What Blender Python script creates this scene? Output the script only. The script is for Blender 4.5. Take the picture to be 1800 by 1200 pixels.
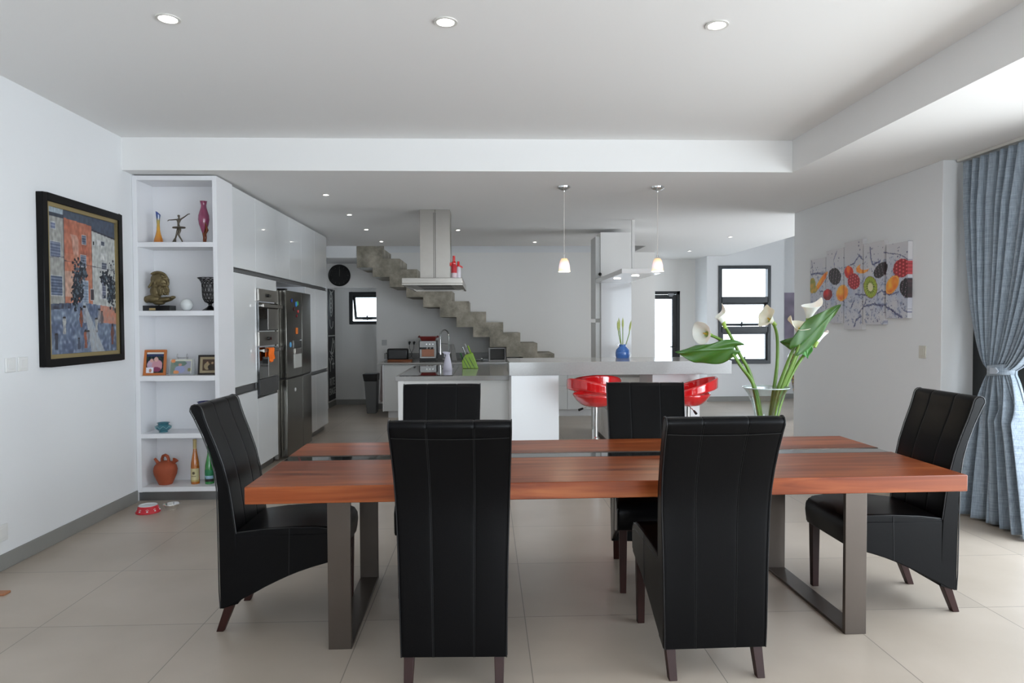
import bpy, bmesh, math, random
from mathutils import Vector, Matrix, noise
random.seed(7)
for o in list(bpy.data.objects): bpy.data.objects.remove(o)
SC = bpy.context.scene
COL = SC.collection
PI = math.pi

# ------------------------------------------------------------------ camera
CAM_H = 1.45
F_PX = 1200.0
yaw, pit, roll = math.atan(45/F_PX), math.atan(30/F_PX), 0.005
fw = Vector((math.sin(yaw)*math.cos(pit), math.cos(yaw)*math.cos(pit), -math.sin(pit)))
rt = Vector((math.cos(yaw), -math.sin(yaw), 0)); up = rt.cross(fw)
r2 = rt*math.cos(roll) - up*math.sin(roll); u2 = up*math.cos(roll) + rt*math.sin(roll)
cd = bpy.data.cameras.new('camera'); cam = bpy.data.objects.new('camera', cd); COL.objects.link(cam)
cd.sensor_width = 36; cd.lens = 24; cd.clip_start = 0.05
m = Matrix((r2, u2, -fw)).transposed().to_4x4(); m.translation = (0, 0, CAM_H)
cam.matrix_world = m
SC.camera = cam

# ------------------------------------------------------------------ world, daylight, exposure
w = bpy.data.worlds.new('sky'); SC.world = w; w.use_nodes = True
bg = w.node_tree.nodes['Background']; bg.inputs[0].default_value = (0.80, 0.90, 1.0, 1); bg.inputs[1].default_value = 4.9
SC.view_settings.view_transform = 'Standard'; SC.view_settings.look = 'None'
SC.view_settings.exposure = 0.15; SC.view_settings.gamma = 1.0
SC.view_settings.use_curve_mapping = False

def area(name, loc, aim, sx, sy, energy, col, spread=180):
    l = bpy.data.lights.new(name, 'AREA'); l.shape = 'RECTANGLE'; l.size = sx; l.size_y = sy
    l.energy = energy; l.color = col; l.spread = math.radians(spread)
    o = bpy.data.objects.new(name, l); COL.objects.link(o); o.location = loc
    o.rotation_euler = (Vector(aim)-Vector(loc)).to_track_quat('-Z', 'Y').to_euler()
    return o
DAY = (0.86, 0.94, 1.0)
area('daylight_terrace_window_near', (4.05, 0.7, 1.25), (0, 0.7, 1.3), 2.6, 2.3, 14, DAY)
area('daylight_terrace_window_far', (4.05, 3.2, 1.25), (0, 3.2, 1.3), 2.2, 2.3, 38, DAY)
area('daylight_pool_bounce', (6.6, 1.2, 0.25), (1.6, 4.8, 2.9), 3.0, 1.0, 28, DAY)
area('daylight_outdoor_bounce', (6.4, -1.5, 0.6), (0.0, 4.5, 1.6), 3.0, 1.0, 56, DAY)  # extra low lamp outside, strength fitted to the room's brightness
area('daylight_deck_bounce', (4.3, 1.4, 0.03), (3.2, 1.8, 2.7), 5.4, 0.6, 36, DAY)
area('daylight_rear_window_low', (1.1, -4.4, 0.85), (0.4, 4, 1.2), 2.1, 1.1, 42, DAY)
area('daylight_rear_window_high', (1.1, -4.4, 2.0), (0.6, 4, 1.8), 2.1, 0.8, 22, DAY)
area('kitchen_fill_lamp', (7.28, 8.2, 1.1), (0, 8.6, 2.5), 3.0, 1.9, 48, (.95, .97, 1.0), 120)  # added fill lamp that brightens the kitchen through an added side opening

# ------------------------------------------------------------------ helpers
def C(h):
    h = h.lstrip('#'); v = [int(h[i:i+2], 16)/255 for i in (0, 2, 4)]
    return tuple((c/12.92 if c <= .04045 else ((c+.055)/1.055)**2.4) for c in v) + (1,)

def mat(name, col, rough=.5, metal=0.0, bump=0, bscale=200, var=0, vscale=8, **kw):
    m = bpy.data.materials.new(name); m.use_nodes = True
    nt = m.node_tree; b = nt.nodes['Principled BSDF']
    if isinstance(col, str): col = C(col)
    b.inputs['Base Color'].default_value = col; b.inputs['Roughness'].default_value = rough
    b.inputs['Metallic'].default_value = metal
    for k, v in kw.items():
        b.inputs[k.replace('_', ' ')].default_value = v
    if bump or var:
        tc = nt.nodes.new('ShaderNodeTexCoord')
    if bump:
        n = nt.nodes.new('ShaderNodeTexNoise'); n.inputs['Scale'].default_value = bscale; n.inputs['Detail'].default_value = 3
        bp = nt.nodes.new('ShaderNodeBump'); bp.inputs['Strength'].default_value = bump; bp.inputs['Distance'].default_value = .002
        nt.links.new(tc.outputs['Object'], n.inputs['Vector']); nt.links.new(n.outputs[0], bp.inputs['Height'])
        nt.links.new(bp.outputs[0], b.inputs['Normal'])
    if var:
        n = nt.nodes.new('ShaderNodeTexNoise'); n.inputs['Scale'].default_value = vscale; n.inputs['Detail'].default_value = 6
        r = nt.nodes.new('ShaderNodeMixRGB'); r.inputs[1].default_value = tuple(c*(1-var) for c in col[:3])+(1,)
        r.inputs[2].default_value = tuple(min(1, c*(1+var)) for c in col[:3])+(1,)
        nt.links.new(tc.outputs['Object'], n.inputs['Vector']); nt.links.new(n.outputs[0], r.inputs[0]); nt.links.new(r.outputs[0], b.inputs['Base Color'])
    return m

def attr_mat(name, rough=.6, **kw):
    m = mat(name, (1, 1, 1, 1), rough, **kw); nt = m.node_tree
    a = nt.nodes.new('ShaderNodeAttribute'); a.attribute_name = 'paint'
    nt.links.new(a.outputs['Color'], nt.nodes['Principled BSDF'].inputs['Base Color'])
    return m

def glass(name, col=(1, 1, 1, 1), rough=0.0, ior=1.45):
    m = bpy.data.materials.new(name); m.use_nodes = True; b = m.node_tree.nodes['Principled BSDF']
    b.inputs['Base Color'].default_value = col; b.inputs['Roughness'].default_value = rough
    b.inputs['Transmission Weight'].default_value = 1; b.inputs['IOR'].default_value = ior
    return m

def thin_glass(name, tint, opacity=.15, rough=.02):
    m = bpy.data.materials.new(name); m.use_nodes = True; nt = m.node_tree
    nt.nodes.remove(nt.nodes['Principled BSDF']); out = nt.nodes['Material Output']
    t = nt.nodes.new('ShaderNodeBsdfTransparent'); t.inputs[0].default_value = tint
    g = nt.nodes.new('ShaderNodeBsdfGlossy'); g.inputs['Roughness'].default_value = rough
    f0 = nt.nodes.new('ShaderNodeLayerWeight'); f0.inputs[0].default_value = .25
    f = nt.nodes.new('ShaderNodeMath'); f.operation = 'MULTIPLY_ADD'; f.inputs[1].default_value = .6; f.inputs[2].default_value = opacity*.2; nt.links.new(f0.outputs['Facing'], f.inputs[0])
    mx = nt.nodes.new('ShaderNodeMixShader')
    nt.links.new(f.outputs[0], mx.inputs[0]); nt.links.new(t.outputs[0], mx.inputs[1]); nt.links.new(g.outputs[0], mx.inputs[2])
    nt.links.new(mx.outputs[0], out.inputs[0]); return m

def emit(name, col, s):
    return mat(name, col, .4, Emission_Color=col if not isinstance(col, str) else C(col), Emission_Strength=s)

class MB:
    """collects shapes into one mesh"""
    def __init__(s): s.v = []; s.f = []; s.c = None
    def add(s, vs, fs):
        n = len(s.v); s.v += [tuple(p) for p in vs]; s.f += [tuple(i+n for i in f) for f in fs]; return s
    def box(s, x0, x1, y0, y1, z0, z1, rot=None):
        vs = [(x, y, z) for x in (x0, x1) for y in (y0, y1) for z in (z0, z1)]
        if rot: vs = [rot @ Vector(p) for p in vs]
        return s.add(vs, [(0, 1, 3, 2), (4, 6, 7, 5), (0, 4, 5, 1), (2, 3, 7, 6), (0, 2, 6, 4), (1, 5, 7, 3)])
    def hex8(s, a, b):
        """a: 4 bottom points, b: 4 top points"""
        return s.add(list(a)+list(b), [(3, 2, 1, 0), (4, 5, 6, 7)]+[(i, (i+1) % 4, 4+(i+1) % 4, 4+i) for i in range(4)])
    def tube(s, pts, r, seg=10, cap=True, sq=1.0):
        pts = [Vector(p) for p in pts]; n = len(pts)
        rr = r if isinstance(r, (list, tuple)) else [r]*n
        vs = []; prev = None
        for i, p in enumerate(pts):
            d = (pts[min(i+1, n-1)]-pts[max(i-1, 0)]).normalized()
            if prev is None:
                a = d.cross(Vector((0, 0, 1)))
                if a.length < .1: a = d.cross(Vector((0, 1, 0)))
                a.normalize()
            else:
                a = (prev - d*prev.dot(d)).normalized()
            prev = a; b = d.cross(a)
            for k in range(seg):
                t = 2*PI*k/seg; vs.append(p + (a*math.cos(t) + b*math.sin(t)*sq)*rr[i])
        fs = [(i*seg+k, i*seg+(k+1) % seg, (i+1)*seg+(k+1) % seg, (i+1)*seg+k) for i in range(n-1) for k in range(seg)]
        if cap: fs += [tuple(range(seg))[::-1], tuple((n-1)*seg+k for k in range(seg))]
        return s.add(vs, fs)
    def lathe(s, prof, cx=0, cy=0, cz=0, seg=32, sy=1.0, axis='z'):
        vs = []
        for r, z in prof:
            for k in range(seg):
                t = 2*PI*k/seg; a, b = r*math.cos(t), r*math.sin(t)*sy
                vs.append((cx+a, cy+b, cz+z) if axis == 'z' else ((cx+a, cy+z, cz+b) if axis == 'y' else (cx+z, cy+a, cz+b)))
        n = len(prof)
        fs = [(i*seg+k, i*seg+(k+1) % seg, (i+1)*seg+(k+1) % seg, (i+1)*seg+k) for i in range(n-1) for k in range(seg)]
        if prof[0][0] > 1e-6: fs.append(tuple(range(seg))[::-1])
        if prof[-1][0] > 1e-6: fs.append(tuple((n-1)*seg+k for k in range(seg)))
        if axis == 'y': fs = [f[::-1] for f in fs]
        return s.add(vs, fs)
    def prism(s, poly, a0, a1, plane='xz'):
        """poly in plane, extruded along the third axis a0..a1"""
        def P(u, v, w):
            return {'xz': (u, w, v), 'xy': (u, v, w), 'yz': (w, u, v)}[plane]
        n = len(poly)
        vs = [P(u, v, a0) for u, v in poly] + [P(u, v, a1) for u, v in poly]
        return s.add(vs, [tuple(range(n)), tuple(range(2*n-1, n-1, -1))]+[(i, i+n, (i+1) % n+n, (i+1) % n) for i in range(n)])
    def grid(s, fn, nu, nv, closeu=False):
        vs = [fn(i/(nu if closeu else nu-1), j/(nv-1)) for j in range(nv) for i in range(nu)]
        fs = []
        for j in range(nv-1):
            for i in range(nu if closeu else nu-1):
                a = j*nu+i; b = j*nu+(i+1) % nu
                fs.append((a, b, b+nu, a+nu))
        return s.add(vs, fs)
    def ball(s, c, r, seg=20, rings=12, rot=None):
        r = r if isinstance(r, (tuple, list)) else (r, r, r)
        n0 = len(s.v); vs = []
        for j in range(rings+1):
            ph = PI*j/rings
            for k in range(seg):
                t = 2*PI*k/seg; p = Vector((r[0]*math.sin(ph)*math.cos(t), r[1]*math.sin(ph)*math.sin(t), r[2]*math.cos(ph)))
                if rot: p = rot @ p
                vs.append(p + Vector(c))
        return s.add(vs, [(j*seg+k, (j+1)*seg+k, (j+1)*seg+(k+1) % seg, j*seg+(k+1) % seg) for j in range(rings) for k in range(seg)])

def obj(name, mb, mt, parent=None, bevel=0, seg=2, sharp=38, solid=0, subd=0, loc=None, rot=None, off=-1, weld=True):
    me = bpy.data.meshes.new(name); me.from_pydata([tuple(p) for p in mb.v], [], mb.f)
    bm = bmesh.new(); bm.from_mesh(me)
    if weld: bmesh.ops.remove_doubles(bm, verts=bm.verts, dist=1e-5)
    bmesh.ops.recalc_face_normals(bm, faces=bm.faces); bm.to_mesh(me); bm.free()
    for p in me.polygons: p.use_smooth = True
    try: me.set_sharp_from_angle(angle=math.radians(sharp))
    except Exception: pass
    me.materials.append(mt)
    o = bpy.data.objects.new(name, me); COL.objects.link(o)
    if parent: o.parent = parent
    if loc: o.location = loc
    if rot: o.rotation_euler = rot
    if solid:
        md = o.modifiers.new('solid', 'SOLIDIFY'); md.thickness = solid; md.offset = off
    if bevel:
        md = o.modifiers.new('bevel', 'BEVEL'); md.width = bevel; md.segments = seg; md.limit_method = 'ANGLE'; md.angle_limit = math.radians(35)
    if subd:
        md = o.modifiers.new('sub', 'SUBSURF'); md.levels = subd; md.render_levels = subd
    return o

def tag(o, label, cat, group=None, kind=None):
    o['label'] = label; o['category'] = cat
    if group: o['group'] = group
    if kind: o['kind'] = kind
    return o
def thing(name, label, cat, loc=(0, 0, 0), rz=0, group=None):
    o = bpy.data.objects.new(name, None); COL.objects.link(o); o.location = loc; o.rotation_euler = (0, 0, rz)
    o.empty_display_size = .1
    return tag(o, label, cat, group)
def struct(name, mb, mt, **kw):
    o = obj(name, mb, mt, **kw); o['kind'] = 'structure'; return o
def B(*a, **k): return MB().box(*a, **k)
def painted(name, fn, nu, nv, col, mt, parent=None, **kw):
    """grid surface whose picture is computed vertex by vertex: col(u, v) -> (r, g, b) in sRGB 0..1"""
    mb = MB().grid(fn, nu, nv)
    o = obj(name, mb, mt, parent, weld=False, **kw); me = o.data
    at = me.color_attributes.new('paint', 'FLOAT_COLOR', 'POINT'); k = 0
    for j in range(nv):
        for i in range(nu):
            c = col(i/(nu-1), j/(nv-1))
            at.data[k].color = tuple((x/12.92 if x <= .04045 else ((x+.055)/1.055)**2.4) for x in c)+(1,); k += 1
    return o
def text_mesh(body, size, mt, parent, M, name='lettering', depth=.001, align='CENTER', squash=1.0):
    cu = bpy.data.curves.new('t', 'FONT'); cu.body = body; cu.size = size; cu.align_x = align; cu.align_y = 'CENTER'; cu.extrude = depth
    to = bpy.data.objects.new('t', cu); COL.objects.link(to)
    me = bpy.data.meshes.new_from_object(to.evaluated_get(bpy.context.evaluated_depsgraph_get()))
    bpy.data.objects.remove(to)
    me.transform(Matrix.Diagonal((squash, 1, 1, 1))); me.transform(M); me.materials.clear(); me.materials.append(mt)
    o = bpy.data.objects.new(name, me); COL.objects.link(o); o.parent = parent; return o
def skin(name, pts, edges, radii, mt, parent=None, root=0, subd=2, loc=None):
    me = bpy.data.meshes.new(name); me.from_pydata(pts, edges, []); me.materials.append(mt)
    o = bpy.data.objects.new(name, me); COL.objects.link(o)
    if parent: o.parent = parent
    if loc: o.location = loc
    md = o.modifiers.new('skin', 'SKIN'); md.use_smooth_shade = True
    for i, r in enumerate(radii):
        sv = me.skin_vertices[0].data[i]; rr = r if isinstance(r, tuple) else (r, r); sv.radius = rr; sv.use_root = (i == root)
    s = o.modifiers.new('sub', 'SUBSURF'); s.levels = subd; s.render_levels = subd
    return o
def blob(name, balls, mt, parent=None, voxel=.004, smooth=4, extra=None):
    mb = MB()
    for b in balls: mb.ball(b[0], b[1], 16, 10, rot=b[2] if len(b) > 2 else None)
    if extra: extra(mb)
    o = obj(name, mb, mt, parent, weld=False)
    r = o.modifiers.new('remesh', 'REMESH'); r.mode = 'VOXEL'; r.voxel_size = voxel; r.use_smooth_shade = True
    s = o.modifiers.new('smooth', 'SMOOTH'); s.iterations = smooth; s.factor = .6
    return o

# ------------------------------------------------------------------ materials
WALL = mat('white_wall_paint', (.80, .81, .82, 1), .85, bump=.15, bscale=90)
CEIL = mat('ceiling_paint', (.84, .835, .825, 1), .9)
KWALL = mat('kitchen_wall_paint', (.86, .845, .82, 1), .85, bump=.15, bscale=90)
SKIRT = mat('grey_skirting_tile', '#8b8a86', .45, var=.06)
GLOSS = mat('white_gloss_laminate', (.80, .82, .83, 1), .12, Coat_Weight=1.0, Coat_Roughness=.01)
SHELFW = mat('white_satin_board', (.82, .82, .84, 1), .35)
ALU = mat('brushed_aluminium', '#8f9092', .35, 1.0, var=.05, vscale=30)
STEEL = mat('brushed_steel', '#a9a59f', .28, 1.0, var=.04, vscale=20)
FRIDGE = mat('fridge_steel', '#77756f', .22, 1.0, var=.05, vscale=12)
CHROME = mat('chrome', '#e8e8e8', .06, 1.0)
BLACKM = mat('black_powder_coat', '#1d2022', .4)
BGLASS = mat('black_glass', '#060607', .04, Coat_Weight=1.0, Coat_Roughness=.02)
LEATHER = mat('black_leather', (.0025, .0025, .003, 1), .30, bump=.12, bscale=240, Specular_IOR_Level=.13)
PIPING = mat('black_leather_piping', (.008, .008, .009, 1), .32)
LEGWOOD = mat('dark_mahogany', '#2a0f0a', .45, var=.25, vscale=25, Specular_IOR_Level=.3)
GUN = mat('raw_dark_steel', '#5e5650', .38, .9, var=.12, vscale=5)
QUARTZ = mat('grey_quartz', (.36, .355, .345, 1), .13, var=.10, vscale=60)
ISLWHITE = mat('white_lacquer_panel', (.86, .85, .83, 1), .22)
CONC = mat('raw_concrete', (.30, .28, .245, 1), .6, bump=.5, bscale=25)
nt = CONC.node_tree; tc = nt.nodes.new('ShaderNodeTexCoord'); n1 = nt.nodes.new('ShaderNodeTexNoise'); n1.inputs['Scale'].default_value = 3.5; n1.inputs['Detail'].default_value = 9; n1.inputs['Roughness'].default_value = .68
cr = nt.nodes.new('ShaderNodeValToRGB'); e = cr.color_ramp.elements; e[0].position = .34; e[0].color = C('#6a655a'); e[1].position = .68; e[1].color = C('#b3a99a'); k = e.new(.5); k.color = C('#8f897b')
nt.links.new(tc.outputs['Object'], n1.inputs['Vector']); nt.links.new(n1.outputs[0], cr.inputs[0]); nt.links.new(cr.outputs[0], nt.nodes['Principled BSDF'].inputs['Base Color'])
BLK = mat('black_plastic', '#0d0d0e', .35)
WHT = mat('white_plastic', '#e4e4e2', .35)
RED = mat('glossy_red_plastic', (.70, .012, .015, 1), .12, Coat_Weight=1.0, Coat_Roughness=.03)
FGLASS = thin_glass('clear_pane', (.97, .99, 1, 1), .12)
CGLASS = glass('clear_vase_glass', (1, 1, 1, 1))
LAMPON = emit('lamp_glow', (1, .97, .92, 1), 22)
RIMW = mat('white_metal_rim', '#d8d6d0', .3)

def wood(name, c1, c2, c3, rough=.3, sc=(1.2, 14, 14), planks=None):
    m = bpy.data.materials.new(name); m.use_nodes = True; nt = m.node_tree; b = nt.nodes['Principled BSDF']
    L = nt.links.new
    tc = nt.nodes.new('ShaderNodeTexCoord'); mp = nt.nodes.new('ShaderNodeMapping'); mp.inputs['Scale'].default_value = sc
    L(tc.outputs['Object'], mp.inputs['Vector'])
    n1 = nt.nodes.new('ShaderNodeTexNoise'); n1.inputs['Scale'].default_value = 1.6; n1.inputs['Detail'].default_value = 8; n1.inputs['Distortion'].default_value = .6
    L(mp.outputs[0], n1.inputs['Vector'])
    cr = nt.nodes.new('ShaderNodeValToRGB'); e = cr.color_ramp.elements
    e[0].position = .3; e[0].color = C(c1); e[1].position = .72; e[1].color = C(c3)
    k = e.new(.5); k.color = C(c2); L(n1.outputs[0], cr.inputs[0])
    last = cr.outputs[0]
    if planks:
        sx = nt.nodes.new('ShaderNodeSeparateXYZ'); L(tc.outputs['Object'], sx.inputs[0])
        mu = nt.nodes.new('ShaderNodeMath'); mu.operation = 'MULTIPLY'; mu.inputs[1].default_value = 1/planks; L(sx.outputs['Y'], mu.inputs[0])
        fl = nt.nodes.new('ShaderNodeMath'); fl.operation = 'FLOOR'; L(mu.outputs[0], fl.inputs[0])
        wn = nt.nodes.new('ShaderNodeTexWhiteNoise'); wn.noise_dimensions = '1D'; L(fl.outputs[0], wn.inputs['W'])
        hs = nt.nodes.new('ShaderNodeHueSaturation'); mr = nt.nodes.new('ShaderNodeMapRange'); mr.inputs['To Min'].default_value = .82; mr.inputs['To Max'].default_value = 1.12
        L(wn.outputs[0], mr.inputs[0]); L(mr.outputs[0], hs.inputs['Value']); L(last, hs.inputs['Color']); last = hs.outputs[0]
    L(last, b.inputs['Base Color']); b.inputs['Roughness'].default_value = rough; b.inputs['Specular IOR Level'].default_value = .3
    bp = nt.nodes.new('ShaderNodeBump'); bp.inputs['Strength'].default_value = .12; bp.inputs['Distance'].default_value = .002
    L(n1.outputs[0], bp.inputs['Height'])
    return m
TWOOD = wood('walnut_table_top', '#662b14', '#8c4523', '#ab6338', .30, (1.0, 13, 13), planks=.13)

def tile_floor():
    m = bpy.data.materials.new('large_beige_floor_tiles'); m.use_nodes = True; nt = m.node_tree; b = nt.nodes['Principled BSDF']
    L = nt.links.new; N = nt.nodes.new
    def M(op, a, bb=None):
        n = N('ShaderNodeMath'); n.operation = op
        for i, v in enumerate((a, bb)):
            if v is None: continue
            if isinstance(v, (int, float)): n.inputs[i].default_value = v
            else: L(v, n.inputs[i])
        return n.outputs[0]
    tc = N('ShaderNodeTexCoord'); sx = N('ShaderNodeSeparateXYZ'); L(tc.outputs['Object'], sx.inputs[0])
    ds = []; ids = []
    for ax, off, size in (('X', .182, .783), ('Y', 3.346, .755)):
        q = M('DIVIDE', M('ADD', M('SUBTRACT', sx.outputs[ax], off % size), size*20), size)
        fr = M('FRACT', q); ids.append(M('FLOOR', q))
        ds.append(M('MULTIPLY', M('MINIMUM', fr, M('SUBTRACT', 1.0, fr)), size))
    g = M('LESS_THAN', M('MINIMUM', ds[0], ds[1]), .0021)
    wn = N('ShaderNodeTexWhiteNoise'); wn.noise_dimensions = '2D'; cb = N('ShaderNodeCombineXYZ'); L(ids[0], cb.inputs[0]); L(ids[1], cb.inputs[1]); L(cb.outputs[0], wn.inputs['Vector'])
    no = N('ShaderNodeTexNoise'); no.inputs['Scale'].default_value = 1.7; no.inputs['Detail'].default_value = 7; L(tc.outputs['Object'], no.inputs['Vector'])
    cr = N('ShaderNodeValToRGB'); e = cr.color_ramp.elements
    e[0].position = .3; e[0].color = C('#a89c8e'); e[1].position = .75; e[1].color = C('#b9ada0'); L(no.outputs[0], cr.inputs[0])
    hs = N('ShaderNodeHueSaturation'); mr = N('ShaderNodeMapRange'); mr.inputs['To Min'].default_value = .95; mr.inputs['To Max'].default_value = 1.05
    L(wn.outputs[0], mr.inputs[0]); L(mr.outputs[0], hs.inputs['Value']); L(cr.outputs[0], hs.inputs['Color'])
    mx = N('ShaderNodeMixRGB'); L(g, mx.inputs[0]); L(hs.outputs[0], mx.inputs[1]); mx.inputs[2].default_value = C('#7c746a')
    L(mx.outputs[0], b.inputs['Base Color']); b.inputs['Roughness'].default_value = .33
    return m
FLOOR = tile_floor()

# ------------------------------------------------------------------ room shell
XL, XR, YB, SOF, TOP = -2.895, 3.51, 11.85, 2.695, 2.955
struct('floor', B(-3.3, 7.2, -4.2, 13.6, -.1, 0), FLOOR)
struct('wall_left', B(-3.1, XL, -4.2, YB, 0, 3.1), WALL)
c = MB()
c.box(-3.1, 2.535, -4.2, 5.585, TOP, 3.12)                       # raised tray over the dining room
struct('ceiling', c, CEIL)
c = MB(); c.box(-3.1, 4.42, 5.585, 10.86, SOF, 3.12); c.box(2.56, 4.42, 10.86, 13.4, SOF, 3.12)
c.box(2.535, 3.92, -4.2, 5.585, SOF, 3.12)
struct('ceiling_lowered', c, CEIL); bpy.data.objects['ceiling_lowered'].name = 'ceiling.001'
# stairwell above the opening
c = MB(); c.box(-3.1, 2.7, 10.72, 10.855, 3.12, 4.35); c.box(-3.1, 2.7, YB, YB+.15, SOF+.0, 4.35)
c.box(-3.2, -3.1, 10.86, YB, 2.4, 4.35); c.box(2.562, 2.7, 10.86, YB, 3.12, 4.35); c.box(-3.1, 2.7, 10.7, 12.0, 4.35, 4.5)
struct('wall_stairwell', c, WALL)
# back wall with the passage opening
c = MB(); c.box(-1.893, 2.80, YB, YB+.15, 0, SOF); c.box(-3.1, -1.893, YB, YB+.15, 2.098, SOF)
c.box(-3.1, -2.76, YB, YB+.15, 0, 2.098)
struct('wall_back', c, KWALL)
# passage behind
c = MB(); x0, x1, z0, z1 = -2.497, -1.90, 1.465, 2.055; y = 12.56
c.box(-3.1, x0, y, y+.15, 0, 2.8); c.box(x1, -.4, y, y+.15, 0, 2.8); c.box(x0, x1, y, y+.15, 0, z0); c.box(x0, x1, y, y+.15, z1, 2.8)
struct('wall_passage', c, KWALL)
struct('wall_passage_left', B(-3.1, -2.76, YB+.15, 12.56, 0, 2.8), KWALL)
struct('wall_passage_right', B(-.5, -.4, YB+.15, 12.56, 0, 2.8), KWALL)
struct('ceiling.002', B(-3.1, -.4, YB+.15, 12.7, 2.6, 2.8), CEIL)
# hall
c = MB(); c.box(2.80, 2.95, YB, 13.35, 0, SOF); struct('wall_hall_side', c, KWALL)
c = MB(); y = 13.2; x0, x1, z1 = 2.98, 3.775, 2.08
c.box(2.95, x0, y, y+.15, 0, SOF); c.box(x1, 4.08, y, y+.15, 0, SOF); c.box(x0, x1, y, y+.15, z1, SOF)
struct('wall_hall_door', c, KWALL)
c = MB(); y = 12.5; wx0, wx1, wz0, wz1 = 4.296, 5.272, .70, 2.515
c.box(4.08, wx0, y, y+.15, 0, 4.3); c.box(wx1, 5.53, y, y+.15, 0, 4.3); c.box(wx0, wx1, y, y+.15, 0, wz0); c.box(wx0, wx1, y, y+.15, wz1, 4.3)
c.box(4.08, 4.42, 12.65, 13.35, 0, SOF); c.box(5.38, 5.53, 12.65, 13.0, 0, 4.3)
struct('wall_hall_window', c, WALL)
c = MB(); c.box(5.53, 7.2, 12.9, 13.05, 0, 4.3); c.box(7.0, 7.2, 5.0, 6.6, 0, 4.3); c.box(7.0, 7.2, 9.8, 12.9, 0, 4.3); c.box(7.0, 7.2, 6.6, 9.8, 2.5, 4.3); c.box(3.80, 7.2, 5.0, 5.141, 0, 4.3)  # opening in the far right wall is added to let the kitchen fill in
c.box(4.30, 4.42, 5.141, 12.5, 3.12, 4.3)
struct('wall_hall_far', c, WALL)
struct('ceiling.003', B(4.3, 7.2, 5.0, 13.1, 4.3, 4.5), CEIL)
# wall with the canvas picture, thick enough to hide the curtain end
struct('wall_right', B(XR, 3.80, 5.141, 7.67, 0, SOF), WALL, bevel=.004)
c = MB(); c.box(3.74, 3.92, -4.2, 5.141, 2.50, SOF); c.box(3.74, 3.92, -4.2, -3.4, 0, 2.5)
struct('wall_window_side', c, WALL)
c = MB(); c.box(-3.1, 3.92, -4.3, -4.15, 2.5, 3.1); c.box(-3.1, 0, -4.3, -4.15, 0, 2.5); c.box(2.25, 3.92, -4.3, -4.15, 0, 2.5)  # unseen rear opening, narrowed so the near chair backs stay dark
struct('wall_rear', c, WALL)
# skirting
c = MB(); c.box(XL, XL+.012, -4.1, 5.72, 0, .095); struct('baseboard_left', c, SKIRT, bevel=.002)
c = MB(); c.box(-2.76, -.5, 12.548, 12.56, 0, .095); c.box(-2.76, -2.748, 12.0, 12.56, 0, .095); struct('baseboard_passage', c, SKIRT)
c = MB(); c.box(4.08, 5.53, 12.488, 12.5, 0, .095); c.box(5.53, 7, 12.888, 12.9, 0, .095); c.box(3.775, 4.08, 13.188, 13.2, 0, .095); struct('baseboard_hall', c, SKIRT)
c = MB(); c.box(XR-.012, XR, 5.13, 7.67, 0, .095); c.box(XR-.012, 3.74, 5.129, 5.141, 0, .095); struct('baseboard_right', c, SKIRT)
c = MB(); c.box(-1.89, 2.80, YB-.012, YB, 0, .095); struct('baseboard_back', c, SKIRT)

FRAMEM = mat('anthracite_window_frame', '#33373b', .35)
def frame_rect(mb, x0, x1, z0, z1, t, y0, y1):
    mb.box(x0, x0+t, y0, y1, z0, z1); mb.box(x1-t, x1, y0, y1, z0, z1)
    mb.box(x0+t, x1-t, y0, y1, z0, z0+t); mb.box(x0+t, x1-t, y0, y1, z1-t, z1)
FROST = mat('frosted_pane', (.95, .97, 1, 1), .35, Transmission_Weight=1.0, IOR=1.1)
# window_1: tall three-light window in the hall
fb = MB(); frame_rect(fb, wx0, wx1, wz0, wz1, .062, 12.47, 12.56)
for z in (1.335, 1.885): fb.box(wx0+.045, wx1-.045, 12.47, 12.56, z-.055, z+.055)
w1 = struct('window_1', fb, FRAMEM, bevel=.003)
pn = MB(); pn.box(wx0+.04, wx1-.04, 12.53, 12.535, 1.93, wz1-.04); obj('pane', pn, FGLASS, w1)
# middle sash, top hung and pushed open outwards
def sash(parent, x0, x1, z0, z1, y, ang, t=.04, fm=FRAMEM):
    R = Matrix.Translation((0, y, z1)) @ Matrix.Rotation(ang, 4, 'X') @ Matrix.Translation((0, -y, -z1))
    mb = MB(); frame_rect(mb, x0, x1, z0, z1, t, y, y+.035); mb.v = [tuple(R @ Vector(p)) for p in mb.v]
    s = obj('sash', mb, fm, parent, bevel=.002)
    g = MB().box(x0+t-.005, x1-t+.005, y+.015, y+.02, z0+t-.005, z1-t+.005, rot=R); obj('pane', g, FGLASS, s)
    h = MB(); xm = (x0+x1)/2; h.box(xm-.012, xm+.012, y-.03, y, z0-.005, z0+.085); h.box(xm-.09, xm+.09, y-.02, y-.005, z0+.0, z0+.02); h.v = [tuple(R @ Vector(p)) for p in h.v]
    obj('handle', h, BLACKM, s, bevel=.002)
sash(w1, wx0+.05, wx1-.05, 1.385, 1.835, 12.54, math.radians(16))
sash(w1, wx0+.05, wx1-.05, .75, 1.285, 12.50, 0)
# window_2: small top-hung window at the end of the passage
fb = MB(); frame_rect(fb, -2.497, -1.90, 1.465, 2.055, .06, 12.55, 12.62); w2 = struct('window_2', fb, BLACKM, bevel=.003)
sash(w2, -2.437, -1.96, 1.525, 1.995, 12.59, math.radians(20), t=.045, fm=BLACKM)
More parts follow.
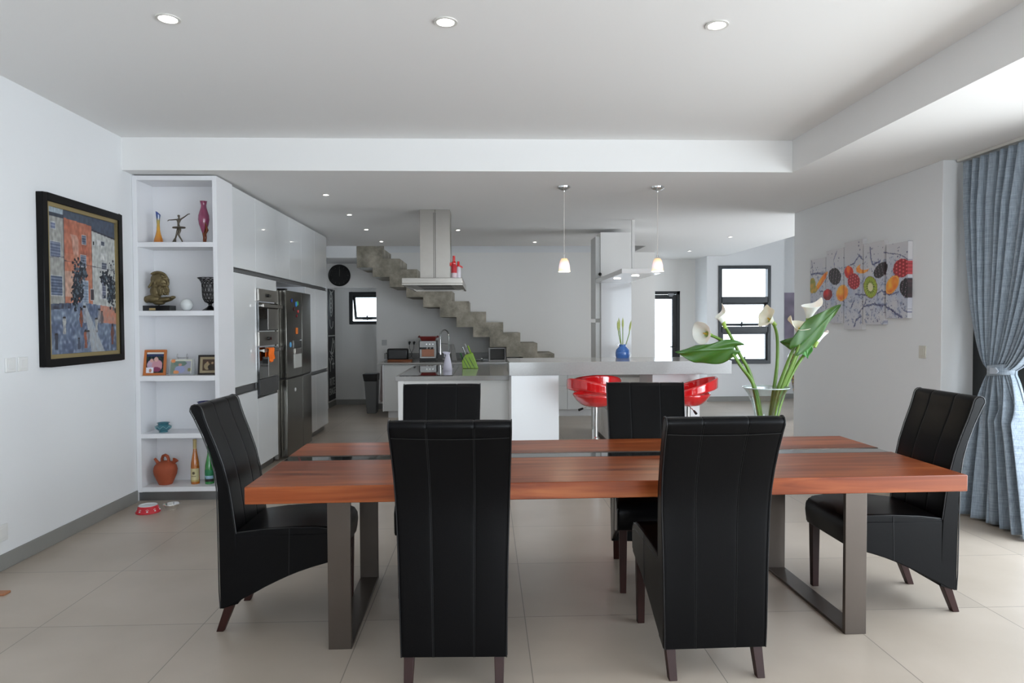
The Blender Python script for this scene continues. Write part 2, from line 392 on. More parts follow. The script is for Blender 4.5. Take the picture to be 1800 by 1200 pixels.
# door_1: glazed hall door
fb = MB(); x0, x1, z1 = 2.98, 3.775, 2.08
fb.box(x0, x0+.06, 13.19, 13.27, 0, z1); fb.box(x1-.06, x1, 13.19, 13.27, 0, z1); fb.box(x0, x1, 13.19, 13.27, z1-.06, z1)
d1 = struct('door_1', fb, BLACKM, bevel=.003)
lf = MB(); frame_rect(lf, x0+.06, x1-.06, .01, z1-.065, .085, 13.2, 13.25); lv = obj('door_leaf', lf, BLACKM, d1, bevel=.003)
obj('pane', B(x0+.14, x1-.14, 13.22, 13.226, .09, z1-.145), FGLASS, lv)
h = MB(); h.tube([(x1-.095, 13.2, 1.0), (x1-.095, 13.14, 1.0), (x1-.21, 13.14, 1.0)], .011, 10); h.box(x1-.115, x1-.08, 13.19, 13.2, .9, 1.1); obj('handle', h, BLK, d1)
cl = MB(); cl.box(x1-.24, x1-.13, 13.16, 13.19, 2.0, 2.035); cl.box(x1-.22, x1-.15, 13.165, 13.19, 1.975, 1.995); obj('door_closer', cl, ALU, d1)
# window_3: sliding glazing on the terrace side, seen behind the curtain
fb = MB(); fb.box(3.76, 3.84, 4.99, 5.141, 0, 2.5); fb.box(3.76, 3.84, 4.40, 4.46, 0, 2.5); fb.box(3.76, 3.84, 4.46, 4.99, 0, .06); fb.box(3.76, 3.84, 4.46, 4.99, 2.42, 2.5)
fb.box(3.76, 3.90, -3.4, 4.40, 2.44, 2.5); fb.box(3.76, 3.90, -3.4, 4.4, 0, .02)
w3 = struct('window_3', fb, BLACKM, bevel=.003)
obj('pane', B(3.80, 3.81, 4.45, 5.0, .05, 2.43), mat('dark_tinted_glass', '#0f2624', .06, Coat_Weight=1.0), w3)
fb = MB()
for yy in (6.6, 8.17, 9.74): fb.box(7.05, 7.12, yy, yy+.06, 0, 2.5)
fb.box(7.05, 7.12, 6.6, 9.8, 2.44, 2.5); fb.box(7.05, 7.12, 6.6, 9.8, 0, .06); struct('added_window_4', fb, BLACKM)  # unseen window frame, added around the opening for the kitchen fill lamp
fb = MB()
for xx in (0, 1.1, 2.19): fb.box(xx, xx+.06, -4.26, -4.2, 0, 2.5)
fb.box(0, 2.25, -4.26, -4.2, 2.44, 2.5); struct('window_5', fb, BLACKM)
# stair opening trim and terrace deck outside
struct('ground', B(3.92, 9.5, -6, 4.99, -.25, -.12), mat('terrace_paving', '#c9c5bc', .7)); bpy.data.objects['ground'].name = 'trim_1'

# ------------------------------------------------------------------ downlights
def downlight(x, y, z, r, label, group, watts=4):
    t = thing('downlight', label, 'light', (x, y, z), 0, group)
    rg = MB().lathe([(r*.72, -.001), (r*.76, -.006), (r, -.006), (r, 0), (r*.72, 0)], seg=28); obj('trim_ring', rg, RIMW, t)
    obj('lens', MB().lathe([(0, -.002), (r*.73, -.002), (r*.73, -.0005), (0, -.0005)], seg=24), LAMPON, t)
    l = bpy.data.lights.new('downlight_beam', 'SPOT'); l.energy = watts; l.color = (1, .95, .88); l.spot_size = math.radians(125); l.spot_blend = 1; l.shadow_soft_size = r*.6
    lo = bpy.data.objects.new('downlight_beam', l); COL.objects.link(lo); lo.parent = t; lo.location = (0, 0, -.012)
    return t
G1 = 'downlights in the dining room ceiling'
for x, n in ((-1.548, 'leftmost of the three large downlights in the dining ceiling'), (-.193, 'middle one of the three large downlights in the dining ceiling'), (1.171, 'rightmost of the three large downlights in the dining ceiling')):
    downlight(x, 3.44, TOP, .058, n, G1)
G2 = 'small downlights in the kitchen ceiling'
for x, y, n in ((-1.52, 6.60, 'small kitchen downlight nearest the display shelves, beside the tall cabinets'), (-1.534, 7.78, 'second small downlight along the tall cabinets, above the fridge'),
             (-1.552, 8.98, 'third small downlight along the tall cabinets, left of the extractor hood'), (-1.556, 10.26, 'small downlight right in front of the concrete stair top'),
             (-.50, 9.10, 'small downlight half hidden behind the hood chimney'), (-.365, 9.03, 'small downlight just right of the hood chimney'),
             (.739, 10.33, 'small downlight over the far end of the kitchen, left of the first pendant cord'), (3.495, 11.64, 'small hall downlight right of the second pendant'), (3.519, 9.74, 'small downlight above the tall hall window')):
    downlight(x, y, SOF, .034, n, G2, 4)

# ------------------------------------------------------------------ concrete stair
top = []; bot = []
TX = [-1.747, -1.499, -1.236] ; 
xs = [-1.631+.2715*i for i in range(0, 16)]
zt = 2.665
poly = [(-2.033, 2.694), (-1.906, 2.694), (-1.906, 2.83), (-1.747, 2.83), (-1.747, zt)]
poly = [(-2.033, 3.0), (-1.903, 3.0), (-1.903, 2.835), (-1.903+.001, 2.835), (-1.747, 2.835), (-1.747, zt)]
for i, x in enumerate(xs):
    poly.append((x, zt-.1685*i)); poly.append((x, zt-.1685*(i+1)))
poly = [p for p in poly if p[1] > 0.0]
xe = poly[-1][0]; poly.append((xe, 0))
ub = [(-2.033, 2.354)]; xb, zb = -1.787, 2.209
ub.append((xb, 2.354)); k = 0
while zb-.1597*k > .0:
    ub.append((xb+.2629*k, zb-.1597*k)); ub.append((xb+.2629*(k+1), zb-.1597*k)); k += 1
ub.append((ub[-1][0], 0))
ub = [p for p in ub if p[0] < xe-.02] 
poly = poly + ub[::-1]
st = obj('concrete_staircase', MB().prism(poly, 10.862, 11.848, 'xz'), CONC, bevel=.006)
tag(st, 'raw concrete zigzag staircase climbing leftwards behind the kitchen counter', 'staircase')
struct('trim_2', B(-3.1, -2.036, 10.862, 11.848, 2.51, 2.694), WALL)

# ------------------------------------------------------------------ display shelves
sh = thing('display_shelf', 'tall white open display shelf unit standing against the left wall', 'shelf', (-2.55, 5.73, 0))
def rel(mb, o): 
    v = Vector(o.location); mb.v = [tuple(Vector(p)-v) for p in mb.v]; return mb
YF = 5.73
obj('side_panel', rel(B(-2.893, -2.855, YF, 6.02, .075, 2.683), sh), SHELFW, sh, bevel=.0015)
obj('side_panel', rel(B(-2.247, -2.212, YF, 6.085, .075, 2.683), sh), SHELFW, sh, bevel=.0015)
obj('back_panel', rel(B(-2.855, -2.247, 6.0, 6.02, .075, 2.683), sh), SHELFW, sh)
obj('top_panel', rel(B(-2.855, -2.247, YF, 6.0, 2.646, 2.683), sh), SHELFW, sh, bevel=.0015)
for a, b in ((2.100, 2.141), (1.535, 1.577), (.997, 1.040), (.522, .561), (.078, .117)):
    obj('shelf_board', rel(B(-2.855, -2.247, YF, 6.0, a, b), sh), SHELFW, sh, bevel=.0015)
obj('plinth', rel(B(-2.893, -2.215, YF+.03, YF+.05, 0, .077), sh), ALU, sh)

# ------------------------------------------------------------------ tall cabinets along the left
XC = -2.215
def cabinet(name, label, y0, y1, parts, z0, z1, group, cat='cabinet'):
    t = thing(name, label, cat, (-2.55, (y0+y1)/2, z0), 0, group)
    obj('carcass', rel(B(-2.885, XC-.022, y0+.001, y1-.001, z0, z1), t), SHELFW, t)
    for kind, a, b, z2, z3 in parts:
        if kind in ('door', 'drawer'):
            obj(kind, rel(B(XC-.021, XC, a+.0015, b-.0015, z2, z3), t), GLOSS, t, bevel=.0015)
        elif kind == 'grip':
            gm = MB(); gm.box(XC-.021, XC-.018, a, b, z2, z3); gm.box(XC-.018, XC-.002, a, b, z3-.004, z3); gm.box(XC-.018, XC-.002, a, b, z2, z2+.004)
            obj('grip_channel', rel(gm, t), ALU, t)
        elif kind == 'plinth':
            obj('plinth', rel(B(XC-.07, XC-.055, a, b, 0, z3), t), ALU, t)
    return t
Y = [6.087, 6.68, 7.31, 7.81, 8.31, 8.945, 9.60]
GU = 'upper gloss cabinets above the ovens and fridge'
ul = ['first gloss white upper cabinet beside the display shelf', 'gloss white upper cabinet directly above the wall ovens', 'upper gloss cabinet over the left half of the fridge',
      'upper gloss cabinet over the right half of the fridge', 'upper gloss cabinet just past the fridge', 'last gloss white upper cabinet, nearest the wall clock']
for i in range(6):
    cabinet('wall_cabinet', ul[i], Y[i], Y[i+1], [('door', Y[i], Y[i+1], 1.968, 2.672), ('grip', Y[i], Y[i+1], 1.926, 1.966)], 1.925, 2.675, GU)
t = cabinet('tall_cabinet', 'tall gloss white cabinet between the display shelf and the wall ovens', 6.087, 6.68,
        [('door', 6.087, 6.68, .905, 1.922), ('grip', 6.087, 6.68, .832, .902), ('drawer', 6.087, 6.68, .085, .828), ('plinth', 6.087, 6.68, 0, .08)], .08, 1.922, None)
t = cabinet('oven_cabinet', 'gloss white oven housing with plain panels above and below two ovens', 6.68, 7.31,
        [('door', 6.68, 7.31, 1.812, 1.922), ('grip', 6.68, 7.31, .745, .765), ('drawer', 6.68, 7.31, .085, .742), ('plinth', 6.68, 7.31, 0, .08)], .08, 1.922, None)
for lab, a, b in (('tall gloss white cabinet directly right of the fridge', 8.46, 8.945), ('last tall gloss white cabinet of the run, ending by the passage', 8.945, 9.60)):
    cabinet('tall_cabinet', lab, a, b, [('door', a, b, .86, 1.922), ('grip', a, b, .815, .857), ('door', a, b, .085, .812), ('plinth', a, b, 0, .08)], .08, 1.922, 'tall cabinets right of the fridge')

# ovens
def oven(label, z0, zc, z1, low):
    t = thing('wall_oven', label, 'oven', (XC, 6.995, z0), 0, 'built-in ovens')
    obj('control_panel', rel(B(XC+.001, XC+.022, 6.69, 7.30, zc, z1), t), STEEL, t, bevel=.002)
    obj('door', rel(B(XC+.001, XC+.020, 6.69, 7.30, z0, zc-.012), t), BGLASS, t, bevel=.002)
    obj('door_trim', rel(MB().box(XC+.0205, XC+.023, 6.96, 7.295, z0+.012, zc-.07), t), STEEL, t)
    k = MB(); k.lathe([(0, 0), (.017, 0), (.017, .02), (.014, .026), (0, .026)], cx=XC+.022, cy=6.93, cz=(zc+z1)/2, axis='x', seg=20); obj('knob', rel(k, t), BLK, t)
    k = MB(); k.box(XC+.0221, XC+.023, 6.99, 7.06, (zc+z1)/2-.015, (zc+z1)/2+.015); obj('display', rel(k, t), BGLASS, t)
    h = MB(); zz = zc-.045; h.box(XC+.052, XC+.068, 6.69, 7.30, zz-.016, zz+.016); h.box(XC+.02, XC+.055, 6.73, 6.75, zz-.01, zz+.01); h.box(XC+.02, XC+.055, 7.24, 7.26, zz-.01, zz+.01)
    obj('handle', rel(h, t), STEEL, t, bevel=.002)
    if low: obj('lower_trim', rel(B(XC+.001, XC+.02, 6.69, 7.30, z0-.155, z0-.003), t), mat('oven_dark_panel', '#2c2c2e', .15), t, bevel=.002)
oven('upper steel and black glass wall oven in the tall cabinets', 1.40, 1.69, 1.808, False)
oven('lower steel and black glass wall oven with an orange cloth on its handle', .93, 1.252, 1.39, True)
cl = MB()
def cf(u, v):
    yy = 6.79+.14*u+.012*math.sin(v*9); zz = 1.232-.15*v*(1-.35*abs(u-.35)); return (XC+.072+.012*math.sin(u*14)+.006*v, yy, zz)
cl.grid(cf, 20, 12); cl.grid(lambda u, v: (XC+.046-.006*v, 6.79+.14*u, 1.232-.09*v), 10, 6); cl.grid(lambda u, v: (XC+.046+.03*v+.002, 6.79+.14*u, 1.228+.004*math.sin(v*PI)), 10, 4)
tag(obj('kitchen_cloth', cl, mat('orange_cloth', '#f0721a', .8), solid=.004), 'orange cloth folded over the lower oven handle', 'cloth')

# fridge
f = thing('refrigerator', 'steel side-by-side fridge with magnets and a dispenser in its left door', 'fridge', (-2.5, 7.95, 0))
obj('body', rel(B(-2.88, -2.225, 7.345, 8.455, .02, 1.83), f), STEEL, f, bevel=.003)
def fdoor(y0, y1, z0, z1, name):
    def fn(u, v): return (0, 0, 0)
    n = 14; mb = MB(); ys = [y0+(y1-y0)*i/n for i in range(n+1)]
    yc = 7.95
    front = [(-2.150+.012*(1-((yy-yc)/.52)**2), yy) for yy in ys]
    pl = [(-2.222, y0)]+front+[(-2.222, y1)]
    mb.prism(pl, z0, z1, 'xy'); return obj(name, rel(mb, f), FRIDGE, f, bevel=.004)
fdoor(7.435, 8.008, .885, 1.83, 'door'); fdoor(8.014, 8.452, .885, 1.83, 'door'); fdoor(7.435, 8.008, .03, .868, 'lower_door'); fdoor(8.014, 8.452, .03, .868, 'lower_door')
obj('grip_recess', rel(B(-2.222, -2.16, 7.44, 8.45, .866, .888), f), BLK, f)
obj('hinge_cover', rel(B(-2.25, -2.16, 7.45, 7.52, 1.83, 1.85), f), BLK, f, bevel=.004)
dp = MB(); dp.box(-2.16, -2.133, 7.66, 7.975, 1.20, 1.285); obj('dispenser_display', rel(dp, f), BGLASS, f, bevel=.003)
dp = MB(); dp.box(-2.16, -2.132, 7.67, 7.965, .975, 1.13); do = obj('dispenser_bay', rel(dp, f), mat('dispenser_grey', '#b9b9b4', .4), f, bevel=.003)
dp = MB(); dp.box(-2.16, -2.128, 7.70, 7.93, 1.13, 1.195); obj('dispenser_nozzle', rel(dp, f), STEEL, f, bevel=.004)
mc = ['#2b4fb0', '#4fb04a', '#2f7fc8', '#5c1d1d', '#c23a3a', '#8a2430', '#e87a2a', '#58a0d0', '#d8d8d8']
mp = [(7.62, 1.725, .02, 'small dark blue magnet, highest on the fridge door'), (7.83, 1.70, .026, 'green round magnet near the top of the fridge door'), (7.78, 1.69, .03, 'blue round magnet touching the green one on the fridge'), (7.70, 1.635, .02, 'dark maroon magnet below the blue round ones on the fridge'),
      (7.85, 1.61, .018, 'small red magnet right of the maroon one on the fridge'), (7.80, 1.56, .018, 'dark red magnet in the middle of the upper fridge door'), (7.79, 1.39, .035, 'orange square magnet above the water dispenser'), (7.56, 1.24, .03, 'pale blue round magnet left of the dispenser'), (7.71, .735, .022, 'small white magnet on the lower fridge door')]
for i, (yy, zz, r, lb) in enumerate(mp):
    xf = -2.150+.012*(1-((yy-7.95)/.52)**2)
    mb = MB()
    if i == 6: mb.box(xf, xf+.006, yy-r, yy+r, zz-r, zz+r)
    elif i in (0, 3, 5): mb.prism([(yy-r, zz-r*.4), (yy+r*.3, zz-r), (yy+r, zz+r*.3), (yy, zz+r)], xf, xf+.006, 'yz')
    else: mb.lathe([(0, 0), (r, 0), (r*.9, .006), (0, .007)], cx=xf, cy=yy, cz=zz, axis='x', seg=16)
    tag(obj('fridge_magnet', mb, mat('magnet_%d' % i, mc[i], .4)), lb, 'magnet', 'magnets on the fridge')

# ------------------------------------------------------------------ kitchen island and breakfast bar
isl = thing('kitchen_island', 'white kitchen island with a grey stone worktop and glass hob', 'island', (-.35, 7.8, 0))
obj('worktop', rel(B(-.925, .50, 6.93, 8.86, .885, .93), isl), QUARTZ, isl, bevel=.003)
obj('cabinet_body', rel(B(-.86, .45, 7.0, 8.80, .10, .884), isl), ISLWHITE, isl, bevel=.002)
obj('end_panel', rel(B(-.90, -.845, 6.955, 8.83, 0, .884), isl), ISLWHITE, isl, bevel=.002)
obj('back_panel', rel(B(-.845, .45, 6.975, 6.998, 0, .884), isl), mat('warm_white_panel', (.84, .83, .80, 1), .3), isl)
hob = obj('glass_hob', B(-.885, -.345, 6.965, 8.62, .9305, .936), BGLASS, None, bevel=.0015)
tag(hob, 'long black glass hob set in the island worktop', 'hob')

bar = thing('breakfast_bar', 'raised grey stone breakfast bar on white panels behind the dining table', 'bar counter', (1.2, 6.7, 0))
obj('slab', rel(B(.208, 2.295, 6.30, 7.10, .977, 1.10), bar), QUARTZ, bar, bevel=.002)
obj('support_panel', rel(B(.228, .670, 6.32, 6.93, 0, .976), bar), mat('white_bar_panel', (.90, .91, .92, 1), .18), bar, bevel=.002)
obj('support_panel', rel(B(1.575, 2.028, 6.42, 6.98, 0, .976), bar), mat('white_bar_block', (.82, .82, .82, 1), .25), bar, bevel=.002)

# blue vase with green buds on the bar
v = thing('flower_vase', 'small ribbed blue ceramic vase of closed green buds on the bar', 'vase', (1.404, 6.99, 1.10))
pr = [(.0, 0), (.066, 0), (.073, .02), (.074, .055), (.067, .085), (.045, .108), (.035, .118), (.037, .138), (.033, .138), (.031, .12), (.0, .10)]
pr2 = []
for i in range(len(pr)): pr2.append(pr[i])
BLUE = mat('blue_glaze', '#3b6db8', .15, Coat_Weight=.8)
obj('body', MB().lathe(pr2, seg=36), BLUE, v)
rb = MB()
for z, r in ((.03, .0745), (.045, .0748), (.06, .0738), (.075, .070)): rb.lathe([(r-.002, z-.002), (r+.001, z), (r-.002, z+.002)], seg=36)
obj('rib', rb, BLUE, v)
GST = mat('green_stem', '#6f8f2c', .45); BUD = mat('pale_green_bud', '#a9b46a', .5)
for i, (dx, dz) in enumerate(((-.052, .37), (-.038, .40), (.002, .40), (.085, .37))):
    b = thing('flower_bud', ['leftmost closed green bud in the blue vase', 'second closed green bud in the blue vase', 'upright third bud in the blue vase', 'rightmost bud leaning right out of the blue vase'][i], 'flower', (1.404, 6.99, 1.12), 0, 'green buds in the blue vase')
    a = [(dx*.12, 0, .0), (dx*.4, -.004, .12), (dx*.8, 0, dz-.14), (dx*.85, 0, dz-.1)]
    obj('stem', MB().tube(a, .0042, 8), GST, b)
    obj('bud', MB().tube([(dx*.85, 0, dz-.11), (dx*.9, 0, dz-.08), (dx*.97, 0, dz-.04), (dx*1.05, 0, dz-.005)], [.006, .011, .009, .001], 8), BUD, b)
tw = MB()
for i in range(5):
    a = i*1.3; tw.tube([(0, 0, .12), (.05*math.cos(a), .03*math.sin(a), .16), (.075*math.cos(a+.6), .05*math.sin(a+.6), .14), (.06*math.cos(a+1.2), .04*math.sin(a+1.2), .12)], .0008, 5)
obj('wire_decoration', tw, CHROME, v)

# ------------------------------------------------------------------ bar stools
def stool(label, x, y, rz, lever):
    t = thing('bar_stool', label, 'stool', (x, y, 0), rz, 'red bar stools at the bar')
    obj('base_plate', MB().lathe([(0, 0), (.20, 0), (.205, .006), (.19, .014), (.06, .03), (.04, .05), (0, .05)], seg=40), CHROME, t)
    obj('pole', MB().lathe([(0, .04), (.029, .04), (.029, .42), (.021, .43), (.021, .70), (0, .70)], seg=24), CHROME, t)
    fr = MB(); fr.tube([(.03, 0, .28), (.10, .06, .28), (.16, .04, .28), (.19, 0, .28), (.16, -.04, .28), (.10, -.06, .28), (.03, 0, .28)], .009, 8); obj('footrest', fr, CHROME, t)
    lv = MB().tube([(0, lever*.02, .70), (-.02, lever*.10, .685), (-.03, lever*.145, .672)], .004, 8); l = obj('lever', lv, CHROME, t)
    obj('lever_grip', MB().tube([(-.03, lever*.14, .674), (-.042, lever*.185, .655)], [.009, .012], 10), BLK, l)
    # moulded seat pan (front = +x)
    pan = MB()
    def pf(u, v):
        a = 2*PI*u; r = .212*v**.8 if v > 0 else 0; ex = 1.0+.06*math.cos(a)
        z = .700+.115*(v**2.8)+.0*u
        return (r*math.cos(a)*ex, r*math.sin(a)*1.05, z)
    pan.grid(pf, 40, 12, closeu=True)
    obj('seat', pan, RED, t, solid=.016, off=1)
    # sweeping ring: low at the front, high at the back (-x), open between seat and rail
    rg = MB()
    def rf(u, v):
        a = 2*PI*u; back = .5-.5*math.cos(a)            # a = 0 front
        s = back**1.1
        R = .212+.035*s; h = .045+.055*s
        zc = .795+.125*s
        return (R*math.cos(a)*1.02+.0, R*math.sin(a)*1.08, zc+h*(v-.5)+.0)
    rg.grid(rf, 56, 6, closeu=True)
    obj('backrest', rg, RED, t, solid=.018, off=0, subd=1)
    return t
stool('left red bar stool at the bar, its pole beside the white panel', .985, 6.14, math.radians(32), 1)
stool('red bar stool half hidden behind the left one, tucked under the bar', 1.06, 6.64, math.radians(90), -1)
stool('right red bar stool in front of the white support block', 1.83, 6.13, math.radians(172), 1)

# ------------------------------------------------------------------ extractor hood
hd = thing('extractor_hood', 'stainless steel island extractor hood hanging over the hob', 'extractor hood', (-.55, 7.66, 1.855))
cn = MB(); cn.box(-.858, -.240, 7.0, 8.33, 1.872, 1.930); obj('canopy', rel(cn, hd), STEEL, hd, bevel=.004)
un = MB(); un.box(-.858, -.240, 7.0, 7.02, 1.855, 1.872); un.box(-.858, -.240, 8.31, 8.33, 1.855, 1.872); un.box(-.858, -.838, 7.02, 8.31, 1.855, 1.872); un.box(-.26, -.24, 7.02, 8.31, 1.855, 1.872)
obj('canopy_rim', rel(un, hd), STEEL, hd)
for i in range(2):
    gr = MB(); y0 = 7.12+.56*i
    gr.box(-.76, -.34, y0, y0+.52, 1.866, 1.8715); g = obj('grease_filter', rel(gr, hd), STEEL, hd)
    sl = MB()
    for k in range(8): sl.box(-.73, -.37, y0+.04+k*.058, y0+.065+k*.058, 1.8652, 1.866)
    obj('slot', rel(sl, hd), BLK, g)
for y0 in (7.06, 8.27): obj('hood_light', rel(MB().lathe([(0, 0), (.022, 0), (.022, .004), (0, .004)], cx=-.33, cy=y0, cz=1.864, seg=16), hd), RIMW, hd)
ch = MB(); ch.box(-.712, -.548, 7.43, 7.73, 1.93, 2.694); ch.box(-.546, -.386, 7.43, 7.73, 1.93, 2.694); obj('chimney', rel(ch, hd), STEEL, hd, bevel=.002)
for xs_ in (-.566, -.548):
    ch = MB(); ch.box(xs_, xs_+.004, 7.427, 7.43, 1.93, 2.66); obj('chimney_seam', rel(ch, hd), BLK, hd)
sp = thing('spray_can', 'taller red spray can standing on the hood canopy', 'spray can', (-.345, 7.40, 1.93), 0, 'red cans on the hood')
obj('can', MB().lathe([(0, 0), (.03, 0), (.031, .004), (.031, .15), (.02, .175), (0, .175)], seg=24), mat('can_pink_red', '#c2313a', .3), sp)
obj('label_band', MB().lathe([(.0312, .01), (.0315, .012), (.0315, .075), (.0312, .077)], seg=24), mat('can_white_band', '#d9c6cc', .4), sp)
obj('nozzle', MB().lathe([(.021, .172), (.024, .185), (.020, .2), (.014, .205), (.014, .262), (0, .262)], seg=18), RED, sp)
obj('trigger', MB().box(-.045, -.02, -.008, .008, .15, .19), RED, sp, bevel=.003)
sp = thing('spray_can', 'shorter red and white bottle beside the tall can on the hood', 'spray can', (-.300, 7.44, 1.93), 0, 'red cans on the hood')
obj('can', MB().lathe([(0, 0), (.026, 0), (.027, .004), (.027, .12), (.016, .15), (0, .15)], seg=24), mat('can_white', '#d8d4dc', .3), sp)
obj('nozzle', MB().lathe([(.016, .145), (.018, .16), (.014, .17), (.014, .205), (0, .205)], seg=18), RED, sp)
obj('trigger', MB().hex8([(.01, -.008, .15), (.05, -.008, .13), (.05, .008, .13), (.01, .008, .15)], [(.01, -.008, .17), (.045, -.008, .15), (.045, .008, .15), (.01, .008, .17)]), RED, sp, bevel=.002)

# ------------------------------------------------------------------ pendant lamps
for lab, x in (('left glass pendant lamp with iridescent bell shade over the bar', .712), ('right glass pendant lamp, in front of the white shelf box', 1.567)):
    t = thing('pendant_lamp', lab, 'pendant lamp', (x, 6.2, SOF), 0, 'pendant lamps over the bar')
    obj('ceiling_rose', MB().lathe([(0, -.045), (.006, -.045), (.008, -.036), (.02, -.034), (.045, -.024), (.060, -.012), (.062, 0), (0, 0)], seg=32), CHROME, t)
    obj('cord', MB().tube([(0, 0, -.04), (0, 0, -.62)], .0025, 8), mat('pale_cord', '#d8cfc8', .5), t)
    obj('lamp_holder', MB().lathe([(0, -.615), (.008, -.615), (.010, -.65), (0, -.65)], seg=16), CHROME, t)
    pm = bpy.data.materials.get('pendant_glass') or None
    if pm is None:
        pm = mat('pendant_glass', (1, .85, .7, 1), .15, Coat_Weight=1.0); nt = pm.node_tree; b = nt.nodes['Principled BSDF']
        tc = nt.nodes.new('ShaderNodeTexCoord'); sx = nt.nodes.new('ShaderNodeSeparateXYZ'); mr = nt.nodes.new('ShaderNodeMapRange'); cr = nt.nodes.new('ShaderNodeValToRGB')
        nt.links.new(tc.outputs['Object'], sx.inputs[0]); nt.links.new(sx.outputs['Z'], mr.inputs[0]); mr.inputs['From Min'].default_value = -.77; mr.inputs['From Max'].default_value = -.645
        e = cr.color_ramp.elements; e[0].position = 0; e[0].color = (1, .93, .88, 1); e[1].position = 1; e[1].color = (1, .60, .22, 1); k = e.new(.45); k.color = (.95, .80, .92, 1); k = e.new(.1); k.color = (1, .85, .55, 1)
        nt.links.new(mr.outputs[0], cr.inputs[0]); nt.links.new(cr.outputs[0], b.inputs['Emission Color']); nt.links.new(cr.outputs[0], b.inputs['Base Color']); b.inputs['Emission Strength'].default_value = .62
    obj('lamp_shade', MB().lathe([(.008, -.645), (.026, -.65), (.040, -.672), (.049, -.71), (.053, -.75), (.056, -.768), (.053, -.768), (.045, -.71), (.036, -.675), (.008, -.65)], seg=32), pm, t)
    obj('bulb', MB().ball((0, 0, -.715), .024, 14, 10), emit('bulb_glow_'+str(x), (1, .9, .75, 1), 3), t)
    l = bpy.data.lights.new('pendant_light', 'POINT'); l.energy = 3; l.color = (1, .86, .68); l.shadow_soft_size = .03; lo = bpy.data.objects.new('pendant_light', l); COL.objects.link(lo); lo.parent = t; lo.location = (0, 0, -.79)

# ------------------------------------------------------------------ back counter
bc = thing('base_cabinet', 'row of pale grey kitchen base cabinets along the back wall', 'cabinet', (-.2, 10.7, 0))
GREYW = mat('pale_grey_front', (.66, .67, .66, 1), .3)
obj('carcass', rel(B(-1.60, .30, 10.70, 11.835, .105, .83).box(.30, 1.9, 10.70, 10.855, .105, .83), bc), GREYW, bc)
obj('plinth', rel(B(-1.54, 1.9, 10.72, 10.735, 0, .104), bc), mat('white_plinth', (.6, .6, .6, 1), .4), bc)
obj('side_panel', rel(B(-1.618, -1.601, 10.66, 11.835, .105, .832), bc), SHELFW, bc)
xx = [-1.60, -1.13, -.53, .07, .67, 1.27, 1.87]
for i in range(6):
    if i in (0, 1, 2, 3): obj('door', rel(B(xx[i]+.002, xx[i+1]-.002, 10.68, 10.70, .108, .815), bc), GREYW, bc, bevel=.0015)
    else:
        obj('drawer', rel(B(xx[i]+.002, xx[i+1]-.002, 10.68, 10.70, .108, .475), bc), GREYW, bc, bevel=.0015); obj('drawer', rel(B(xx[i]+.002, xx[i+1]-.002, 10.68, 10.70, .485, .815), bc), GREYW, bc, bevel=.0015)
wt = obj('worktop', B(-1.68, .33, 10.64, 11.84, .838, .862).box(.33, 1.9, 10.64, 10.856, .838, .862), QUARTZ, None, bevel=.002); tag(wt, 'grey stone worktop on the back wall cabinets', 'worktop')
up_ = obj('splashback_strip', B(-1.76, .30, 11.82, 11.848, .8625, .965), QUARTZ, None); tag(up_, 'low grey stone upstand behind the back worktop', 'splashback')
zc = .862
# toaster
t = thing('toaster', 'black long-slot toaster on the back counter by the passage', 'toaster', (-1.45, 11.25, zc))
obj('housing', MB().box(-.17, .17, -.08, .08, .012, .205), mat('toaster_black', '#0b0d0f', .25), t, bevel=.028, seg=4)
obj('slot', MB().box(-.13, .13, -.012, .012, .2052, .207), STEEL, t)
obj('lever', MB().box(-.20, -.17, -.012, .012, .12, .135), BLK, t, bevel=.003)
obj('foot', MB().box(-.16, .16, -.07, .07, 0, .014), BLK, t)
tag(obj('cutting_board', MB().box(-1.585, -1.20, 10.98, 11.14, zc, zc+.03), wood('board_wood', '#6d3a20', '#8d5433', '#a76b45', .5), None, bevel=.006), 'brown wooden board lying in front of the toaster', 'cutting board')
# espresso machine
t = thing('espresso_machine', 'chrome and black espresso machine with a red tray on top', 'coffee machine', (-.945, 11.2, zc))
obj('housing', MB().box(-.135, .135, -.13, .14, .03, .33), mat('machine_steel', '#8f8f8e', .22, 1.0), t, bevel=.006)
obj('side_cover', MB().box(-.142, -.135, -.13, .14, .06, .33), BLK, t); obj('side_cover', MB().box(.135, .142, -.13, .14, .06, .33), BLK, t)
obj('drip_tray', MB().box(-.135, .135, -.17, .14, 0, .055), BLK, t, bevel=.005)
obj('brew_recess', MB().box(-.10, .10, -.134, -.130, .075, .20), mat('recess_brown', '#9a6a55', .25, .6), t, bevel=.004)
obj('portafilter', MB().box(-.13, -.02, -.165, -.13, .195, .225).box(.0, .035, -.165, -.13, .195, .225).box(.05, .09, -.165, -.13, .195, .225), BLK, t, bevel=.004)
obj('drip_grille', MB().box(-.12, .12, -.168, -.134, .056, .06), CHROME, t)
for k in range(3): obj('button', MB().lathe([(0, -.006), (.012, -.006), (.014, 0), (0, 0)], cx=-.02+.05*k, cy=-.131, cz=.275, axis='y', seg=14), CHROME, t)
tr = MB(); tr.hex8([(-.11, -.1, .331), (.11, -.1, .331), (.11, .1, .331), (-.11, .1, .331)], [(-.135, -.115, .40), (.135, -.115, .40), (.135, .115, .40), (-.135, .115, .40)])
tr2 = thing('tray', 'dark red plastic tray with pointed handles on the espresso machine', 'tray', (-.945, 11.2, zc))
obj('bowl', tr, mat('dark_red_plastic', '#6d1714', .3), tr2, bevel=.006)
hm = MB()
